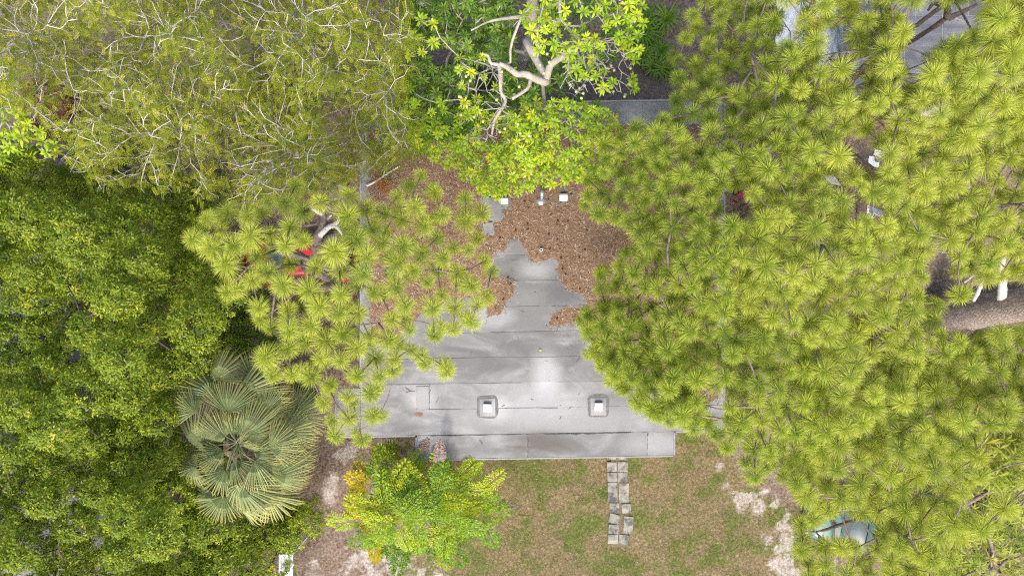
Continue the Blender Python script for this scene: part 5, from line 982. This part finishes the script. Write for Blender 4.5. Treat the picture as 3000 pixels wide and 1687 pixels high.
for (px_, py_, h_, rp, lab) in ((40, 985, 3.6, 65, 'dark shrub in the shaded gap beside the left block paving'), (110, 1030, 3.2, 50, 'small dark shrub beneath pale twigs near the block paving'), (620, 560, 2.6, 60, 'green shrub in the shade between oak and pine'), (700, 860, 3.0, 80, 'dark shrub under the oak side of the yellow-tufted pine'), (760, 1010, 3.2, 70, 'dark shrub behind the fan palm'), (920, 870, 2.2, 45, 'small leafy shrub near the red car'), (980, 760, 2.0, 60, 'green shrub at the left wall of the house'), (870, 1150, 2.0, 70, 'shrub between the fan palm and the house corner'), (2500, 1560, .8, 40, 'weedy shrub beside the teal car'), (2300, 700, 2.2, 90, 'green shrub under the hollow pine'), (2700, 640, 2.0, 80, 'shrub under the pine with twisting limbs'), (2450, 1150, 1.8, 90, 'shrub deep under the bushy pine'), (2760, 1360, 2.4, 110, 'shrub under the pine beside the bamboo'), (2400, 430, 2.0, 60, 'shrub near the white junk under the pines'), (2650, 1560, 2.4, 90, 'green shrub below bare branches right of the teal car'), (2880, 1060, 2.2, 90, 'shrub below the thick pine trunk'), (2960, 1500, 2.6, 110, 'shrub under bare forked branches near the bamboo thicket'), (2820, 1560, 2.4, 100, 'leafy shrub between the bamboo thicket and the teal car'), (2740, 1670, 2.0, 90, 'low shrub in front of the bamboo thicket'), (2620, 1130, 2.4, 110, 'wide shrub shaded by the bushy pine'), (300, 470, 3.0, 90, 'shrub beneath the lower edge of the feathery tree'), (820, 330, 3.0, 120, 'dark shrub deep beneath the tangled feathery tree'), (1380, 230, 2.6, 70, 'shrub in the dark middle of the mango')):
    k_ += 1; shrub('shrub', lab, 'shrub', px_, py_, h_, rp, M_shrub, 300 + k_, .10, .024, .8, 'shrubs under the trees')
# strap-leaved plants behind the roof
def strap_mesh(seed):
    r = np.random.default_rng(seed); qs = []; tt = []
    for i in range(22):
        a = i*2.399; L = r.uniform(.35, .6); s = np.array([-math.sin(a), math.cos(a), 0])*.028; d = np.array([math.cos(a), math.sin(a), 0]); p0 = np.zeros(3); p1 = d*L*.4 + np.array([0, 0, L*.5]); p2 = d*L*.8 + np.array([0, 0, L*.55]); p3 = d*L*1.1 + np.array([0, 0, L*.35])
        qs += [[p0 - s*.6, p0 + s*.6, p1 + s, p1 - s], [p1 - s, p1 + s, p2 + s*.8, p2 - s*.8], [p2 - s*.8, p2 + s*.8, p3 + s*.1, p3 - s*.1]]; tt += [r.random()]*3
    me = mesh_quads('strap_leaf_plant', np.array(qs), tt); me.materials.append(M_strap); return me
SM = [strap_mesh(i) for i in range(3)]; r = np.random.default_rng(4)
for i, (px_, py_) in enumerate(((1890, 60), (1920, 90), (1900, 130), (1935, 150), (1880, 165), (1915, 200), (1950, 60), (1945, 210), (1880, 100))):
    q = P(px_, py_, 0); o = bpy.data.objects.new('strap_leaf_plant', SM[i % 3]); COL.objects.link(o); o.location = (q[0], q[1], gz(q[0], q[1])); o.rotation_euler = (0, 0, r.uniform(0, 6)); s_ = r.uniform(.9, 1.4); o.scale = (s_,)*3; tag(o, 'green strap-leaved plant on bare ground behind the roof', 'plant', 'strap-leaved plants behind the roof')
q = P(1145, 803, RZ + .02); o = bpy.data.objects.new('seedling', R_MANGO[0]); COL.objects.link(o); o.location = tuple(q); o.scale = (1.2, 1.2, 1.0); tag(o, 'small dark green seedling growing in the roof straw', 'plant')

# ------------------------------------------------------------------ cars, canopy, fence and junk
def car(label, px, py, heading, paint, L=4.3, W=1.72):
    q = P(px, py, .8); root = thing('parked_car', label, 'car', (q[0], q[1], 0), rz=heading)
    def loft(st, name, mat, parent, n=5, closed=True):
        v = []; f = []; m_ = None
        for (x, w_, z0, z1, tw) in st:
            ring = [(x, -w_, z0), (x, -w_*1.0, z0 + (z1 - z0)*.55), (x, -w_*tw*.98, z1 - .05), (x, -w_*tw*.82, z1), (x, 0, z1 + .025), (x, w_*tw*.82, z1), (x, w_*tw*.98, z1 - .05), (x, w_, z0 + (z1 - z0)*.55), (x, w_, z0)]; m_ = len(ring); v += ring
        for i in range(len(st) - 1):
            for j in range(m_ - 1): f.append((i*m_ + j, i*m_ + j + 1, (i+1)*m_ + j + 1, (i+1)*m_ + j))
        f.append(tuple(range(m_))); f.append(tuple((len(st)-1)*m_ + j for j in range(m_ - 1, -1, -1)))
        return obj(name, mesh_py(name, v, f, True), mat, parent)
    h = W/2; l = L/2
    body = loft([(-l, h*.80, .32, .78, .9), (-l + .12, h*.93, .26, .88, .95), (-l*.62, h, .22, .93, .97), (-.2, h, .22, .93, .97), (l*.42, h, .22, .93, .97), (l*.72, h*.97, .22, .86, .95), (l - .15, h*.9, .26, .74, .93), (l, h*.76, .32, .62, .9)], 'body', paint, root)
    cab = loft([(-l*.80, h*.86, .90, .94, .96), (-l*.52, h*.84, .90, 1.38, .82), (-l*.1, h*.84, .90, 1.44, .82), (l*.10, h*.84, .90, 1.42, .82), (l*.44, h*.88, .90, .95, .96)], 'cabin', M_glass, root)
    rf = []
    for (x, w_, z) in ((-l*.55, h*.66, 1.385), (-l*.3, h*.68, 1.455), (-l*.05, h*.68, 1.465), (l*.12, h*.66, 1.425)): rf.append([(x, -w_, z - .02), (x, -w_*.6, z + .018), (x, 0, z + .03), (x, w_*.6, z + .018), (x, w_, z - .02)])
    v = [p for r_ in rf for p in r_]; f = [(i*5 + j, i*5 + j + 1, (i+1)*5 + j + 1, (i+1)*5 + j) for i in range(3) for j in range(4)]; o = obj('roof_panel', mesh_py('roof_panel', v, f, True), paint, root); o.modifiers.new('t', 'SOLIDIFY').thickness = .03
    for sx in (-.62, .64):
        for sy in (-1, 1):
            mb = MB().tube([(l*sx, sy*(h - .10) - .1, .31), (l*sx, sy*(h - .10) + .1, .31)], .31, 18); wl_ = obj('wheel', mb.mesh('tyre'), M_dark, root); mb = MB().tube([(l*sx, sy*(h - .02) - .02*sy, .31), (l*sx, sy*(h + .005), .31)], .18, 14); obj('rim', mb.mesh('rim'), M_galv, wl_)
    for sy in (-1, 1):
        obj('headlight', MB().box((l - .10, sy*h*.6, .66), (.16, .32, .12), 0, .02).mesh('headlight'), M_white, root); obj('wing_mirror', MB().box((l*.3, sy*(h + .07), .98), (.12, .2, .13), 0, .03).mesh('wing_mirror'), paint, root)
        obj('tail_light', MB().box((-l + .05, sy*h*.62, .74), (.1, .26, .14), 0, .02).mesh('tail_light'), plain('tail_lens', (.35, .01, .01), .2, .5), root)
    for dy in (-.28, .22): obj('wiper', MB().tube([(l*.44, dy, .965), (l*.30, dy + .42, 1.13)], .012, 5).mesh('wiper'), M_dark, root)
    return root
M_red = plain('faded_red_paint', (.45, .02, .045), .35, .5, .08, 2); M_teal = plain('teal_green_paint', (.09, .19, .17), .3, .5, .08, 2)
car('faded red car parked under the yellow-tufted pine', 865, 770, PI + .05, M_red)
car('teal green car parked under the pines at the sandy lawn edge', 2535, 1548, PI - .2, M_teal)
# white flat canopy at the lower left
cb = P(836, 1720, 0); cn = thing('canopy', 'small white flat canopy on posts at the edge of the bare ground', 'canopy', (P(838, 1720, 2.2)[0], P(838, 1720, 2.2)[1], 0))
a0 = P(817, 1800, 2.2); b0 = P(858, 1622, 2.2); W_, D_ = b0[0] - a0[0], b0[1] - a0[1]; cx_, cy_ = (a0[0] + b0[0])/2 - cn.location.x, (a0[1] + b0[1])/2 - cn.location.y
obj('roof', MB().box((cx_, cy_, 2.2), (W_, D_, .06), 0, .01).mesh('canopy_roof'), M_white, cn)
for i in range(3): obj('roof_rib', MB().box((cx_ - W_*.3 + W_*.3*i, cy_, 2.236), (.014, D_*.99, .02), 0, .004).mesh('roof_rib'), M_white, cn)
for sx in (-1, 1):
    for sy in (-1, 1): obj('post', MB().box((cx_ + sx*(W_/2 - .05), cy_ + sy*(D_/2 - .06), 1.06), (.06, .06, 2.24)).mesh('post'), M_white, cn)
p0 = P(861, 1652, 2.32); p1 = P(828, 1694, 2.28); o = obj('grey_pole', MB().tube([p0, (p0 + p1)/2, p1 + (p1 - p0)*1.2], .022, 7).mesh('grey_pole'), M_galv); tag(o, 'thin grey pole lying diagonally across the white canopy', 'pole')
# rail fence between lawn and car
f0 = P(2410, 1500, 0); fe = thing('rail_fence', 'weathered rail fence beside the teal car', 'fence', f0)
f1 = P(2398, 1760, 0) - f0
for (z_, w_) in ((.35, .03), (.75, .03), (1.12, .10)): obj('rail', MB().box((f1[0]/2, f1[1]/2, z_), (np.hypot(f1[0], f1[1]), w_, .05 if z_ > 1 else .09), math.atan2(f1[1], f1[0]), .006).mesh('rail'), M_wood, fe)
for u in (.02, .34, .66, .98): obj('post', MB().box((f1[0]*u - .07, f1[1]*u, .6), (.09, .09, 1.35), 0, .008).mesh('post'), M_wood, fe)
# concrete slabs, boards, basin and table under the pines
for (px_, py_, w_, d_, rz_, lab) in ((2438, 535, .55, .6, .1, 'concrete slab below the twisting limbs, topmost of the row'), (2432, 590, .5, .55, 0, 'second concrete slab of the row below the twisting limbs'), (2445, 632, .42, .4, .05, 'third concrete slab of the row below the twisting limbs'), (2443, 725, .42, .42, -.1, 'lone concrete slab at the end of the row under the pines')):
    q = P(px_, py_, 0); tag(obj('concrete_slab', MB().box((0, 0, 0), (w_, d_, .08), rz_, .012).mesh('concrete_slab'), M_concrete, loc=(q[0], q[1], gz(q[0], q[1]) + .035)), lab, 'slab', 'concrete slabs under the pines')
q = P(2560, 474, .5); jt = thing('side_table', 'small white table with a round dark pot ring beside the bare pine limb', 'table', (q[0], q[1], 0))
obj('table_top', MB().box((0, 0, .5), (.42, .36, .03), -.2, .008).mesh('table_top'), M_white, jt)
for sx in (-1, 1):
    for sy in (-1, 1): obj('leg', MB().tube([(sx*.16, sy*.13, -.02), (sx*.16, sy*.13, .49)], .018, 6).mesh('leg'), M_white, jt)
tag(obj('flower_pot', MB().tube([(0, 0, 0), (0, 0, .12), (0, 0, .121), (0, 0, .05)], [.07, .10, .08, .06], 12, False).mesh('flower_pot'), plain('olive_pot', (.2, .2, .1)), loc=(q[0] + .1, q[1] + .05, .516)), 'small olive pot on the white table', 'pot')
q = P(2577, 449, .06); tag(obj('foam_board', MB().box((0, 0, 0), (.40, .22, .05), -.28, .01).mesh('foam_board'), M_white, loc=(q[0], q[1], gz(q[0], q[1]) + .03)), 'white foam board on the ground beside the small white table', 'board')
q = P(2551, 617, .3); mb = MB(); a_ = np.arange(16)*2*PI/16
vv = []
for (s_, z_) in ((.8, 0), (1.0, .28), (1.06, .3), (.92, .28), (.75, .06)): vv += [(.13*s_*math.copysign(abs(math.cos(t))**.7, math.cos(t)), .26*s_*math.copysign(abs(math.sin(t))**.7, math.sin(t)), z_) for t in a_]
mb.add(vv, [(k*16 + j, k*16 + (j+1) % 16, (k+1)*16 + (j+1) % 16, (k+1)*16 + j) for k in range(4) for j in range(16)] + [tuple(64 + j for j in range(16)), tuple(range(15, -1, -1))]); tag(obj('basin', mb.mesh('basin'), M_white, loc=(q[0], q[1], gz(q[0], q[1]) - .01)), 'oblong white plastic basin on the ground under the pines', 'basin')
q = P(2535, 628, .4); ch = thing('crate', 'white slatted crate next to the oblong basin', 'crate', (q[0], q[1], gz(q[0], q[1])))
for i in range(4): obj('slat', MB().box((0, -.18 + .12*i, .3), (.4, .05, .025), .12).mesh('slat'), M_white, ch)
for sx in (-1, 1):
    for sy in (-1, 1): obj('leg', MB().box((sx*.17, sy*.17, .13), (.04, .04, .32), .12).mesh('leg'), M_white, ch)
q = P(2582, 606, .35); bk = MB().tube([(0, 0, 0), (0, 0, .34), (0, 0, .36)], [.33, .36, .34], 18); tag(obj('tub', bk.mesh('tub'), M_galv, loc=(q[0], q[1], gz(q[0], q[1]) - .01)), 'round grey metal tub beside the oblong white basin', 'tub')
q = P(2178, 573, .5); tag(obj('storage_box', MB().box((0, 0, .17), (.5, .3, .36), .5, .04).mesh('storage_box'), plain('crimson_plastic', (.40, .02, .07), .4), loc=(q[0], q[1], gz(q[0], q[1]))), 'crimson plastic box under the dark twiggy hollow', 'box')
print('objects', len(bpy.data.objects), 'tris', sum(len(m_.loops) - 2*len(m_.polygons) for m_ in bpy.data.meshes))
